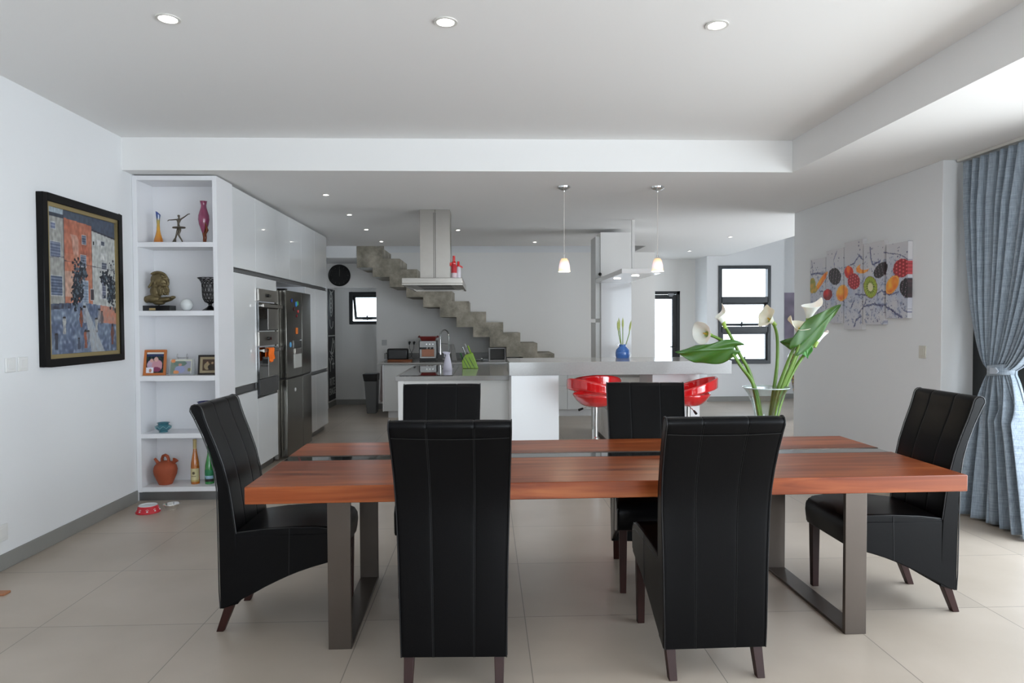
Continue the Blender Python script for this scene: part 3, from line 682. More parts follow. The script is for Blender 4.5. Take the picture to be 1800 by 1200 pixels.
for s in (-1, 1): hm.hex8([(s*.13, -.03, .372), (s*.175, -.03, .385), (s*.175, .03, .385), (s*.13, .03, .372)], [(s*.13, -.03, .40), (s*.15, -.03, .418), (s*.15, .03, .418), (s*.13, .03, .40)])
obj('handle', hm, bpy.data.materials['dark_red_plastic'], tr2, bevel=.004)
# tap
t = thing('kitchen_tap', 'tall chrome spring-neck kitchen tap on the back counter', 'tap', (-.66, 11.2, zc))
obj('base', MB().lathe([(0, 0), (.028, 0), (.028, .02), (.022, .05), (.02, .13), (0, .13)], cx=.045, seg=20), CHROME, t)
nk = [(.045, 0, .12), (.045, 0, .36)]+[(-.025+.07*math.cos(a), 0, .40+.09*math.sin(a)*1.15) for a in [i*PI/12 for i in range(13)]]+[(-.095, 0, .34)]
obj('spring_neck', MB().tube(nk, .0095, 10), mat('dark_chrome_spring', '#5b5a58', .2, 1.0), t)
cp = MB(); s = 0
for i in range(len(nk)-1):
    a, b = Vector(nk[i]), Vector(nk[i+1]); n = max(1, int((b-a).length/.016))
    for k in range(n):
        p = a+(b-a)*(k/n); q = p+(b-a).normalized()*.005; cp.tube([p, q], .0115, 10)
obj('coil', cp, CHROME, t)
obj('spray_head', MB().tube([(-.095, 0, .35), (-.095, 0, .27), (-.095, 0, .15), (-.095, 0, .10)], [.013, .011, .013, .017], 14), CHROME, t)
obj('holder_arm', MB().tube([(.045, 0, .27), (-.095, 0, .285)], .006, 8), CHROME, t)
obj('lever', MB().tube([(.045, -.02, .03), (.045, -.07, .04), (-.05, -.10, .03)], .008, 8), CHROME, t)
tag(obj('paper_stand', MB().hex8([(-.56, 11.14, zc), (-.475, 11.14, zc), (-.475, 11.2, zc), (-.56, 11.2, zc)], [(-.59, 11.14, zc+.27), (-.53, 11.14, zc+.27), (-.53, 11.2, zc+.27), (-.59, 11.2, zc+.27)]), mat('grey_plastic_panel', '#8d8b88', .4), None, bevel=.005), 'tapered grey stand right behind the tap', 'stand')
tag(obj('induction_plate', B(-.19, .03, 11.0, 11.3, zc+.0005, zc+.012), BGLASS, None, bevel=.002), 'black plate on the back counter behind the knife block', 'hot plate')
k = MB().ball((-.075, 11.08, zc+.032), (.024, .018, .020)); tag(obj('egg_timer', k, CHROME), 'small shiny silver timer on the black plate', 'timer')
# open box under the stair
t = thing('storage_box', 'grey open-fronted box on the counter under the stairs', 'box', (.175, 11.1, zc))
bm_ = MB(); bm_.box(-.14, .14, .13, .14, 0, .215); bm_.box(-.14, -.118, -.12, .13, 0, .215); bm_.box(.118, .135, -.12, .13, 0, .215); bm_.box(-.118, .118, -.12, .13, 0, .02); bm_.box(-.118, .118, -.12, .13, .195, .215)
obj('box_shell', bm_, mat('grey_box', '#8c8a88', .35, .4), t, bevel=.002); obj('inner_panel', MB().box(-.116, .116, .11, .128, .022, .193), mat('dark_grey_inside', '#55524f', .4), t)

# spray bottle and knife block on the island
t = thing('spray_bottle', 'white conical spray bottle standing on the glass hob', 'bottle', (-.436, 7.68, .936))
obj('body', MB().lathe([(0, 0), (.050, 0), (.052, .006), (.046, .06), (.034, .12), (.024, .16), (.022, .18), (0, .18)], seg=28), mat('matt_white_plastic', '#dcdaea', .45), t)
hd_ = MB(); hd_.box(-.022, .022, -.018, .018, .178, .2); hd_.prism([(-.055, .20), (-.035, .185), (-.02, .178), (.025, .185), (.03, .205), (-.02, .215), (-.055, .212)], -.014, .014, 'xz')
obj('spray_head', hd_, bpy.data.materials['matt_white_plastic'], t, bevel=.004); obj('trigger', MB().box(-.04, -.032, -.006, .006, .15, .19), bpy.data.materials['matt_white_plastic'], t, bevel=.002)
LIME = mat('lime_plastic', '#86b512', .25, Coat_Weight=.6)
t = thing('knife_block', 'lime green slanted knife block on the island', 'knife block', (-.20, 8.15, .93))
pf = [(-.085, .0), (.105, .0), (.035, .19), (-.05, .165), (-.092, .09)]
obj('block', MB().prism(pf, -.055, .055, 'xz'), LIME, t, bevel=.006)
gm = MB()
for o_ in (-.055, -.02, .025):
    a = Vector((o_+.035, 0, .004)); b = Vector((o_-.035, 0, .135)); d = (b-a)
    gm.hex8([(a.x-.003, -.0565, a.z), (a.x+.003, -.0565, a.z), (a.x+.003, -.054, a.z), (a.x-.003, -.054, a.z)], [(b.x-.003, -.0565, b.z), (b.x+.003, -.0565, b.z), (b.x+.003, -.054, b.z), (b.x-.003, -.054, b.z)])
obj('groove', gm, mat('dark_green_groove', '#1e2b08', .5), t)
kn = [(-.045, .15, .11, CHROME, 'silver-handled knife leaning out of the lime block, left'), (-.012, .172, .125, CHROME, 'tallest silver and green knife in the middle of the lime block'), (.015, .176, .10, LIME, 'green-handled knife at the right of the lime block'), (-.078, .10, .09, mat('dark_green_handle', '#2f6b3c', .3), 'dark green handled knife lowest in the lime block')]
for xk, zk, ln, mk, lb in kn:
    k_ = thing('kitchen_knife', lb, 'knife', (-.20+xk, 8.15, .93+zk), 0, 'knives in the lime block')
    d = Vector((-.36, 0, .93)).normalized()
    obj('handle', MB().tube([(0, 0, 0), tuple(d*ln*.5), tuple(d*ln)], [.011, .010, .012], 10, sq=.8), mk, k_)
    obj('bolster', MB().tube([tuple(d*-.012), (0, 0, 0)], .0115, 10, sq=.8), STEEL, k_)

# bin and towel
t = thing('waste_bin', 'grey tapered waste bin with a black lid beside the counter end', 'bin', (-1.88, 11.38, 0))
obj('bucket', MB().hex8([(-.09, -.12, .0), (.06, -.12, .0), (.06, .12, .0), (-.09, .12, .0)], [(-.125, -.14, .53), (.075, -.14, .53), (.075, .14, .53), (-.125, .14, .53)]), mat('bin_grey', '#6a6b6c', .4), t, bevel=.008)
obj('lid', MB().hex8([(-.13, -.145, .53), (.08, -.145, .53), (.08, .145, .53), (-.13, .145, .53)], [(-.15, -.155, .65), (.085, -.155, .65), (.085, .155, .65), (-.15, .155, .65)]), BLK, t, bevel=.01)
tw = MB()
def tf(u, v): return (-1.632-.03*(1-abs(2*u-1))*v-.022*math.sin(u*16+v*2)*(.4+v), 10.72+.22*u*(.7+.5*v), .80-.55*v+.05*u)
tw.grid(tf, 24, 16)
TOW = mat('pink_white_towel', '#a89a98', .95, var=.35, vscale=14)
tag(obj('tea_towel', tw, TOW, solid=.006), 'pinkish tea towel hanging off the side of the back counter', 'towel')
# sockets on the back wall
def plate(label, P, s, axis, mt=WHT, name='wall_socket', cat='socket', grp=None, inner=None):
    """P centre on the wall; axis 'x+','x-','y-' is the facing direction"""
    t = thing(name, label, cat, P, 0, grp); a, b = s; m1 = MB(); m2 = MB()
    def bx(mb, u0, u1, z0, z1, d0, d1):
        if axis == 'y-': mb.box(u0, u1, -d1, -d0, z0, z1)
        elif axis == 'x+': mb.box(d0, d1, u0, u1, z0, z1)
        else: mb.box(-d1, -d0, u0, u1, z0, z1)
    bx(m1, -a/2, a/2, -b/2, b/2, 0, .009); obj('cover_plate', m1, mt, t, bevel=.003)
    k = .3; bx(m2, -a*k, a*k, -b*k, b*k, .009, .013); obj(inner or 'rocker', m2, mt, t, bevel=.002)
    return t
plate('white double socket with two black plugs above the back counter', (-1.277, YB, 1.155), (.17, .09), 'y-', inner='socket_face')
plate('faint switch plate on the back wall above the toaster', (-1.76, YB, 1.147), (.085, .095), 'y-', mat('wall_tone_plastic', (.5, .5, .5, 1), .4), 'light_switch', 'light switch')
for i, (x, lb, mid) in enumerate(((-1.325, 'left black plug and cable in the back wall socket', 1.05), (-1.245, 'right black plug and cable in the back wall socket', 1.05))):
    t = thing('power_plug', lb, 'plug', (x, YB-.013, 1.15), 0, 'black plugs in the back wall socket')
    obj('plug_body', MB().tube([(0, 0, 0), (0, -.03, -.005), (0, -.045, -.04)], [.022, .02, .008], 12), BLK, t)
    s = 1 if i == 0 else -1
    obj('cable', MB().tube([(0, -.045, -.04), (.005*s, -.05, -.10), (.03*s, -.05, -.16), (.055*s, -.06, -.2), (.03*s, -.1, -.25), (-.02*s, -.2, -.272), (.04*s, -.35, -.281)], .0035, 8), BLK, t)

# ------------------------------------------------------------------ clock and chalkboard mural
ck = thing('wall_clock', 'round black wall clock above the passage', 'clock', (-2.512, YB, 2.305))
obj('rim', MB().lathe([(.175, 0), (.187, 0), (.187, -.03), (.178, -.038), (.165, -.03), (.165, 0)], axis='y', seg=48), BLK, ck)
obj('dial', MB().lathe([(0, -.004), (.166, -.004), (.166, 0), (0, 0)], axis='y', seg=48), mat('clock_dial', '#0a0a09', .25), ck)
hn = MB(); hn.box(-.003, .003, -.012, -.010, -.02, .135); hn2 = MB(); hn2.box(-.005, .005, -.010, -.008, -.015, .10)
obj('minute_hand', hn, mat('dull_metal', '#55534f', .4, .8), ck); obj('hour_hand', hn2, bpy.data.materials['dull_metal'], ck, rot=(0, math.radians(2), 0))
tk = MB()
for k in range(12):
    a = k*PI/6; x, z = .145*math.sin(a), .145*math.cos(a)
    R = Matrix.Translation((x, -.006, z)) @ Matrix.Rotation(a, 4, 'Y'); tk.box(-.004, .004, -.001, .001, -.012, .012, rot=R)
obj('hour_mark', tk, bpy.data.materials['dull_metal'], ck)

cb = thing('chalkboard_mural', 'black chalkboard panel with white lettering on the passage side wall', 'chalkboard', (-2.76, 12.27, 0))
obj('board', MB().box(.001, .006, -.26, .28, .12, 2.09), mat('chalkboard_black', '#141416', .6), cb)
CHK = mat('chalk_white', '#c9c9c6', .8)
def onboard(y, z): return Matrix.Translation((.007, y, z)) @ Matrix(((0, 0, 1, 0), (1, 0, 0, 0), (0, 1, 0, 0), (0, 0, 0, 1)))
text_mesh('Y+', .36, CHK, cb, onboard(-.02, .74)); text_mesh('RITE', .20, CHK, cb, onboard(-.0, .44), squash=1.0); text_mesh('ERAGE', .17, CHK, cb, onboard(.01, .27), squash=.92)
dr = MB(); dr.box(.006, .0075, -.25, .26, 1.255, 1.275)
def ln(pts, r=.006): dr.tube([(.008, a, b) for a, b in pts], r, 6, sq=1)
ln([(-.03+.10*math.cos(t), 1.83+.22*math.sin(t)) for t in [i*PI/12 for i in range(25)]], .007)
for q in (1.72, 1.80, 1.88, 1.96): ln([(-.03+.055*math.cos(t), q+.045*math.sin(t)) for t in [i*PI/8 for i in range(17)]], .005)
ln([(-.14, 2.07), (-.05, 2.02), (.08, 2.04), (.16, 2.08)], .008)
ln([(-.14, 1.55), (-.13, 1.45), (-.03, 1.39), (.08, 1.43), (.11, 1.52)], .007)
ln([(.12, 1.13), (.17, 1.18), (.19, 1.1), (.12, .98), (.0, .93), (-.1, .98)], .006)
ln([(-.18, 1.0), (-.08, .94), (.02, 1.08), (.08, 1.22)], .008)
for q in (0, .05, .10): ln([(-.12, .96-q), (-.05, .93-q), (.02, .97-q), (.09, .94-q)], .006)
obj('chalk_drawing', dr, CHK, cb)

# ------------------------------------------------------------------ tiled column with shelf box, right of the bar
co = thing('tall_cabinet', 'freestanding white cabinet column right of the blue vase with a shiny lower panel', 'cabinet', (1.7, 9.1, 0))
obj('carcass', rel(B(1.502, 1.905, 8.92, 9.35, 2.02, 2.648), co), ISLWHITE, co, bevel=.002)
obj('lower_carcass', rel(B(1.502, 1.905, 8.93, 9.35, .0, 2.02), co), ISLWHITE, co)
obj('glossy_panel', rel(B(1.505, 1.903, 8.90, 8.925, .90, 2.0), co), mat('shiny_tile_panel', (.70, .70, .71, 1), .10, bump=.5, bscale=5, Coat_Weight=.6), co)
obj('side_shelf', rel(B(1.44, 1.50, 8.95, 9.35, 0, 1.47), co), GREYW, co); obj('side_shelf', rel(B(1.44, 1.50, 8.95, 9.35, 1.52, 2.6), co), GREYW, co)
obj('knob', rel(MB().ball((1.49, 8.895, 2.10), .022, 14, 8), co), BLK, co)
pn = obj('support_post', B(1.750, 1.784, 8.14, 8.175, 2.037, 2.694), ISLWHITE); tag(pn, 'thin white upright post between shelf box and ceiling', 'post')
sb = thing('shelf_box', 'white cantilevered shelf box with two spotlights underneath', 'shelf', (1.66, 8.0, 1.98))
obj('board', rel(B(1.438, 1.855, 7.20, 8.93, 1.985, 2.036), sb), mat('gloss_white_shelf', (.74, .74, .75, 1), .12), sb, bevel=.002)
for x, y in ((1.545, 8.0), (1.66, 7.55)): obj('spotlight', rel(MB().lathe([(0, -.004), (.038, -.004), (.042, 0), (0, 0)], cx=x, cy=y, cz=1.985, seg=20), sb), LAMPON, sb)
wu = thing('base_cabinet', 'white base cabinet with grey top running back to the column', 'cabinet', (1.6, 8.2, 0))
obj('worktop', rel(B(1.36, 1.91, 7.5, 8.895, .86, .90), wu), QUARTZ, wu, bevel=.002)
obj('carcass', rel(B(1.40, 1.90, 7.52, 8.89, .1, .858), wu), ISLWHITE, wu)
obj('plinth', rel(B(1.44, 1.88, 7.56, 8.88, 0, .1), wu), BLK, wu)
for a, b in ((7.53, 8.20), (8.205, 8.885)):
    obj('drawer', rel(B(1.38, 1.40, a, b-.003, .12, .46), wu), ISLWHITE, wu, bevel=.001); obj('drawer', rel(B(1.38, 1.40, a, b-.003, .49, .85), wu), ISLWHITE, wu, bevel=.001)
# hall things
plate('white switch plate on the hall wall right of the tall window', (5.382, 12.5, 1.24), (.09, .19), 'y-', WHT, 'light_switch', 'light switch')
pc = thing('wall_picture', 'purple grey abstract canvas on the far hall wall', 'picture', (6.0, 12.9, 1.55))
def pcol(u, v):
    n = noise.noise(Vector((u*5, v*7, 3)))*.5+.5; b = .45+.25*n
    if .25 < u < .6 and .1 < v < .8: b *= .62
    return (b*.95, b*.88, b)
painted('canvas', lambda u, v: (-.30+.9*u, -.032, -.47+.95*v), 40, 40, pcol, attr_mat('far_canvas_paint'), pc)
obj('stretcher', MB().box(-.30, .60, -.03, 0, -.47, .48), WHT, pc)
ur = thing('floor_urn', 'tall tapered floor urn covered in brown gold mosaic behind the picture wall', 'urn', (4.80, 10.0, 0))
um = mat('mosaic', '#7a5a2c', .25); nt = um.node_tree; vo = nt.nodes.new('ShaderNodeTexVoronoi'); vo.inputs['Scale'].default_value = 48; cr = nt.nodes.new('ShaderNodeValToRGB'); sp_ = nt.nodes.new('ShaderNodeSeparateXYZ')
tcn = nt.nodes.new('ShaderNodeTexCoord'); nt.links.new(tcn.outputs['Object'], vo.inputs['Vector']); nt.links.new(vo.outputs['Color'], sp_.inputs[0]); nt.links.new(sp_.outputs[0], cr.inputs[0]); cr.color_ramp.interpolation = 'CONSTANT'
e = cr.color_ramp.elements; e[0].color = C('#1a1008'); e[1].position = .85; e[1].color = C('#c9a046')
for p_, c_ in ((.25, '#5c3a17'), (.45, '#8a5a22'), (.6, '#7a2317'), (.7, '#3f4a1c')): k = e.new(p_); k.color = C(c_)
nt.links.new(cr.outputs[0], nt.nodes['Principled BSDF'].inputs['Base Color'])
obj('body', MB().lathe([(0, 0), (.15, 0), (.16, .02), (.19, .3), (.24, .6), (.285, .85), (.29, .95), (.26, 1.02), (.2, 1.06), (.21, 1.1), (.19, 1.1), (.18, 1.05), (0, 1.0)], seg=40), um, ur)

# ------------------------------------------------------------------ dining table
tb = thing('dining_table', 'long reddish walnut dining table with a dark glass strip and steel frame legs', 'table', (.553, 3.51, 0), math.radians(.85))
GS = mat('smoked_glass_strip', '#2c2f30', .06, .3, Coat_Weight=1.0)
obj('table_top', B(-1.60, 1.61, -.545, .015, .685, .76), TWOOD, tb, bevel=.004)
obj('table_top', B(-1.60, 1.61, .150, .545, .685, .76), TWOOD, tb, bevel=.004)
obj('glass_inlay', B(-1.595, 1.605, .018, .147, .72, .757), GS, tb, bevel=.001)
obj('steel_rail', MB().box(-1.597, 1.607, .0155, .022, .70, .7595).box(-1.597, 1.607, .143, .1495, .70, .7595), GUN, tb)
for xc in (-1.222, 1.150):
    lg = MB(); a, b = xc-.051, xc+.051
    lg.box(a, b, -.445, -.425, 0, .684); lg.box(a, b, .395, .415, 0, .684); lg.box(a, b, -.425, .395, 0, .014); lg.box(a, b, -.425, .395, .67, .684)
    obj('leg_frame', lg, GUN, tb, bevel=.002)

# ------------------------------------------------------------------ leather dining chairs (front = +Y)
def make_chair():
    t = thing('dining_chair', '', 'chair')
    rear = [(.004, .118), (0, .20), (0, .35), (0, .5), (0, .62), (-.001, .70), (-.009, .78), (-.030, .87), (-.062, .96), (-.097, 1.04), (-.112, 1.068)]
    topc = [(-.1135, 1.082), (-.107, 1.095), (-.094, 1.1005), (-.078, 1.099), (-.065, 1.09), (-.058, 1.075)]
    front = [(-.050, 1.045), (-.034, .995), (-.0, .905), (.031, .81), (.054, .71), (.069, .60), (.082, .48), (.085, .40), (.085, .14)]
    prof = rear+topc+front
    def wd(z): return .213+.007*min(1, max(0, (z-.12)/.38))+.017*min(1, max(0, (z-.5)/.55))
    colx = [-1, -.97, -.9, -.7, -.44, -.395, -.385, -.375, -.33, 0, .33, .375, .385, .395, .44, .7, .9, .97, 1]
    n = len(prof); mb = MB()
    # outward normals of the profile for the stitched grooves and padding
    vs = []
    for j, (d, z) in enumerate(prof):
        p = Vector(prof[(j-1) % n]); q = Vector(prof[(j+1) % n]); tg = (q-p).normalized(); nn = Vector((-tg.y, tg.x))
        if 0 < j < n-1: pass
        for c in colx:
            off = 0
            if abs(abs(c)-.385) < .001: off = -.0022
            elif abs(abs(c)-.385) < .02: off = .0006
            elif abs(c) < .9: off = .001
            if abs(c) == 1: off = -.004
            if abs(abs(c)-.97) < .001: off = -.001
            if j in (0, n-1): off = 0
            vs.append((c*wd(z), d+nn.x*off, z+nn.y*off))
    k = len(colx)
    fs = [(j*k+i, j*k+i+1, ((j+1) % n)*k+i+1, ((j+1) % n)*k+i) for j in range(n) for i in range(k-1)]
    mb.add(vs, fs)
    for e in (0, k-1):
        ring = [vs[j*k+e] for j in range(n)]
        # cap as quads between rear and front lines
        m_ = len(ring); mb.add(ring, [tuple([i, i+1, m_-2-i, m_-1-i]) for i in range(m_//2-1)] if m_ % 2 == 0 else [tuple([i, i+1, m_-2-i, m_-1-i]) for i in range(m_//2-1)]+[(m_//2-1, m_//2, m_//2+1)])
    obj('backrest', mb, LEATHER, t, bevel=.005, seg=2, sharp=50)
    # seat cushion
    sp = [(.075, .40), (.075, .486), (.12, .494), (.22, .502), (.34, .508), (.45, .509), (.52, .503), (.555, .488), (.571, .462), (.574, .43), (.570, .39), (.562, .352), (.54, .35), (.30, .37)]
    mb = MB(); ws = [(-.214, .0), (-.206, 1.0), (-.10, 1.0), (0, 1), (.10, 1.0), (.206, 1.0), (.214, 0)]
    vs = []; n = len(sp)
    for (x, f) in ws:
        for (d, z) in sp:
            zz = z - (0 if f else .007)*(1 if z > .45 else 0); dd = d-(0 if f else .006)*(1 if d > .53 else 0)
            if abs(x) < .05 and z > .49: zz += .004
            vs.append((x, dd, zz))
    mb.add(vs, [(i*n+j, i*n+(j+1) % n, (i+1)*n+(j+1) % n, (i+1)*n+j) for i in range(len(ws)-1) for j in range(n)]+[tuple(range(n)), tuple(range((len(ws)-1)*n, len(ws)*n))])
    obj('seat', mb, LEATHER, t, bevel=.004, seg=2)
    # side skirts sweeping down to the back legs, and the under-seat rail
    sk = [(.010, .116), (.055, .135), (.11, .165), (.16, .19), (.21, .218), (.265, .245), (.32, .27), (.37, .29), (.43, .31), (.49, .327), (.548, .345), (.562, .40), (.562, .455), (.50, .475), (.085, .47), (.05, .47), (.01, .47)]
    for s in (-1, 1):
        mb = MB(); mb.prism(sk, s*.190, s*.2155, 'yz')
        obj('side_skirt', mb, LEATHER, t, bevel=.005, seg=2)
    obj('seat_rail', MB().box(-.19, .19, .50, .52, .335, .40), LEGWOOD, t)
    # legs
    for s in (-1, 1):
        for (d0, d1, zt, xo) in ((.055, -.008, .17, .182), (.532, .530, .40, .182)):
            h = .022; g = .0165; x = s*xo
            ob = MB().hex8([(x-g, d1-g, 0), (x+g, d1-g, 0), (x+g, d1+g, 0), (x-g, d1+g, 0)], [(x-h, d0-h, zt), (x+h, d0-h, zt), (x+h, d0+h, zt), (x-h, d0+h, zt)])
            obj('leg', ob, LEGWOOD, t, bevel=.002)
    # piping along the edges
    pp = MB()
    for s in (-1, 1):
        pp.tube([(s*(wd(z)-.002), d-.002 if i < len(rear) else d+.001, z+.001) for i, (d, z) in enumerate(rear+topc+front[:7])], .0028, 6)
        pp.tube([(s*.213, .085, .484), (s*.215, .2, .498), (s*.215, .34, .505), (s*.215, .46, .505), (s*.214, .53, .494), (s*.213, .562, .468), (s*.212, .566, .42), (s*.212, .56, .36)], .0026, 6)
        pp.tube([(s*.2165, .33, .50), (s*.2165, .325, .275)], .0014, 5)
    obj('piping', pp, PIPING, t)
    stt = MB()
    for c in (-.385, .385):
        for q in (-.012, .012):
            stt.tube([((c+q)*wd(z), d-.0022, z) for d, z in rear], .0007, 4)
    stt.tube([(x*.1*.228, -.0955+.0, 1.031-.006*(1-(x*.1)**2)) for x in range(-10, 11)], .0016, 5)
    obj('stitching', stt, mat('dark_thread', '#0e0e0f', .5), t)
    return t
def dup(root, loc, rz, label):
    r = root.copy(); COL.objects.link(r); r.location = loc; r.rotation_euler = (0, 0, rz); r['label'] = label
    for ch in list(root.children):
        c_ = ch.copy(); COL.objects.link(c_); c_.parent = r
    return r
c0 = make_chair(); c0['group'] = 'black leather dining chairs around the table'
c0.location = (-.138, 2.71, 0); c0.rotation_euler = (0, 0, math.radians(-2.0)); c0.scale = (1, 1, .985); c0['label'] = 'black leather dining chair with its back to the camera, left of the two in front'
dup(c0, (.932, 2.735, 0), math.radians(1.0), 'black leather dining chair with its back to the camera, right of the two in front')
dup(c0, (-.275, 4.145, 0), math.radians(180), 'black leather dining chair on the far side of the table, left one')
dup(c0, (.975, 4.135, 0), math.radians(180-7), 'black leather dining chair on the far side, in front of the bar stools')
dup(c0, (-1.264, 3.45, 0), math.radians(-90), 'black leather dining chair at the left end of the table')
dup(c0, (2.335, 3.495, 0), math.radians(90), 'black leather dining chair at the right end of the table by the curtain')

# ------------------------------------------------------------------ calla lilies in a glass vase
VX, VY, VZ = 1.497, 3.60, .76
TG = thin_glass('thin_vase_glass', (.95, .985, .97, 1), .22)
gv = thing('glass_vase', 'clear flared glass vase on the table behind the right front chair', 'vase', (VX, VY, VZ))
pr = [(0, .0), (.055, 0), (.058, .01), (.052, .10), (.056, .18), (.070, .25), (.094, .31), (.120, .345), (.117, .3465), (.091, .312), (.067, .252), (.053, .18), (.049, .10), (.052, .02), (0, .016)]
obj('body', MB().lathe(pr, seg=48), TG, gv)
obj('rim', MB().lathe([(.1175, .343), (.1215, .344), (.1215, .348), (.1175, .348), (.1175, .343)], seg=48), mat('glass_rim', '#c8d2d0', .1, Alpha=.7), gv)
SPATHE = mat('calla_spathe', '#efece2', .45, Subsurface_Weight=.15, var=.04, vscale=9); SPC = mat('calla_spathe_cream', '#e6dfcb', .5, Subsurface_Weight=.15, var=.06, vscale=9)
THROAT = mat('calla_green_throat', '#8ea844', .45); STEM = mat('calla_stem', '#5c7d26', .4, var=.25, vscale=14); SPX = mat('spadix_yellow', '#d8b23c', .6)
GC = 'calla lilies in the glass vase'
def bez(p, n=16):
    p = [Vector(q) for q in p]; out = []
    for s in range(len(p)-1):
        p0 = p[max(s-1, 0)]; p1 = p[s]; p2 = p[s+1]; p3 = p[min(s+2, len(p)-1)]
        for i in range(n):
            t = i/n; out.append(.5*((2*p1)+(-p0+p2)*t+(2*p0-5*p1+4*p2-p3)*t*t+(-p0+3*p1-3*p2+p3)*t**3))
    out.append(p[-1]); return out
def calla(label, pts, axis, tip, L, R, mt=SPATHE, flare=.5, tipl=.45, sr=.0095, ragged=0):
    t = thing('calla_lily', label, 'flower', (VX, VY, VZ+.02), 0, GC)
    cv = bez(pts, 8); n = len(cv)
    obj('stem', MB().tube(cv, [sr*(1.12-.3*i/n) for i in range(n)], 10), STEM, t)
    e = cv[-1]; w = Vector(axis).normalized(); tp = Vector(tip); tp = (tp-w*tp.dot(w)).normalized(); sd = w.cross(tp)
    def f(u, v):
        a = 2*PI*u; c_ = math.cos(a)
        prof = .009+(R-.009)*v**1.25; fl = 1+flare*max(0, v-.6)/.4*(1 if v > .6 else 0)
        ln = L*v*(.78+tipl*(max(0, c_)**4)*v**2+.12*c_*v)
        wave = ragged*math.sin(a*5+1)*v**3*R
        rr = prof*fl*(1-.28*max(0, c_)**6*v**3*tipl*2)+wave
        back = flare*.35*L*max(0, v-.75)/.25*(.5-.5*c_)*.6
        return e + w*(ln-back) + tp*(rr*c_) + sd*(rr*math.sin(a)*.92)
    mb = MB(); mb.grid(f, 40, 18, closeu=True); obj('spathe', mb, mt, t, solid=.0016, off=0, subd=1)
    obj('throat', MB().tube([e-w*.022, e-w*.005, e+w*.012, e+w*.024], [sr*.85, .0105, .0125, .0145], 14), THROAT, t)
    obj('spadix', MB().tube([e+w*.01, e+w*L*.3, e+w*L*.55], [.005, .006, .003], 8), SPX, t)
b0 = (.0, .0, .0)
calla('white calla lily furthest left, facing left', [(-.01, 0, 0), (-0.051, 0.000, 0.298), (-0.144, 0.000, 0.451), (-0.222, 0.000, 0.564), (-0.308, 0.000, 0.610)], (-.8, -.62, .16), (-.1, -.1, 1), .100, .046, flare=.35, tipl=.25)
calla('narrow upright white calla bud in front of the hall window', [(.0, .01, 0), (-0.068, 0.020, 0.363), (-0.137, 0.020, 0.505), (-0.187, 0.020, 0.603), (-0.225, 0.010, 0.664)], (-.38, -.1, 1), (1, 0, .9), .078, .030, flare=.2, tipl=.55)
calla('ragged cream calla lily in the middle, right of the hall window', [(.01, .02, 0), (0.049, 0.030, 0.263), (0.077, 0.040, 0.447), (0.076, 0.040, 0.601), (0.050, 0.030, 0.672)], (-.75, -.25, .55), (-.1, 0, 1), .082, .044, SPC, flare=.35, tipl=.15, ragged=.14)
calla('cream calla lily with a pointed lip, left of the big leaf', [(.01, -.01, 0), (0.035, -0.030, 0.254), (0.085, -0.040, 0.421), (0.129, -0.050, 0.542), (0.157, -0.050, 0.608)], (-.28, -.5, 1), (-1, -.1, .15), .080, .040, SPC, flare=.6, tipl=.7)
calla('large white calla lily at the top of the bunch', [(.015, .0, 0), (0.067, 0.000, 0.266), (0.140, 0.000, 0.449), (0.202, 0.000, 0.601), (0.226, 0.000, 0.686)], (.18, -.2, 1), (.9, 0, .5), .105, .046, flare=.15, tipl=.35)
calla('white calla lily mostly hidden behind the big leaf on the right', [(.02, .01, 0), (0.115, 0.040, 0.292), (0.199, 0.060, 0.445), (0.276, 0.070, 0.531), (0.305, 0.070, 0.556)], (.45, .2, 1), (.8, .2, .5), .085, .038, flare=.2, tipl=.3)
LEAF = mat('calla_leaf', '#2c5a1b', .42, var=.4, vscale=7, bump=.3, bscale=30, Subsurface_Weight=.1); LEAF2 = mat('calla_leaf_pale', '#4a8a3c', .4, var=.2, vscale=7)
def leaf(label, pts, base, tip_, side, W, mt=LEAF, droop=.04, fold=.02, wav=.006, asym=0.0):
    t = thing('calla_leaf', label, 'leaf', (VX, VY, VZ+.02), 0, 'calla leaves in the glass vase')
    cv = bez(pts, 8); obj('stem', MB().tube(cv, [.0085-.003*i/len(cv) for i in range(len(cv))], 8), STEM, t)
    b_ = Vector(base); tp = Vector(tip_); ax = (tp-b_); L = ax.length; ax.normalize(); s = Vector(side); s = (s-ax*s.dot(ax)).normalized(); nn = ax.cross(s)
    def f(u, v):
        q = 2*u-1; wv = W*(math.sin(PI*min(1, v*.98+.02)**.62)**.8)*(1-v**3*.25)
        if v > .999: wv = 0
        back = -.16*L*(1-v)**3*abs(q)**1.5
        p = b_ + ax*(L*v+back) + s*(q*wv*(1+asym*q)) + nn*(fold*(q*q)*math.sin(PI*v)+wav*math.sin(v*14+q*5)*abs(q)-.004*math.exp(-(q*18)**2))
        p.z -= droop*abs(q)**1.6*math.sin(PI*v)
        return p
    mb = MB(); mb.grid(f, 25, 34); obj('blade', mb, mt, t, solid=.0012, off=0)
leaf('wide green leaf reaching far left over the end of the bar', [(-.01, -.02, 0), (-0.083, -0.040, 0.332), (-0.154, -0.050, 0.439), (-0.200, -0.050, 0.508)], (-0.194, -0.050, 0.538), (-0.520, -0.100, 0.524), (0, -.5, 1), .068, droop=.03, fold=.02, wav=.010)
leaf('tall dark green leaf standing at the right of the bunch', [(.0, -.02, 0), (0.047, -0.060, 0.288), (0.104, -0.080, 0.454), (0.134, -0.100, 0.559)], (0.131, -0.100, 0.550), (0.342, -0.120, 0.765), (.72, .25, -.72), .066, droop=.0, fold=.02)
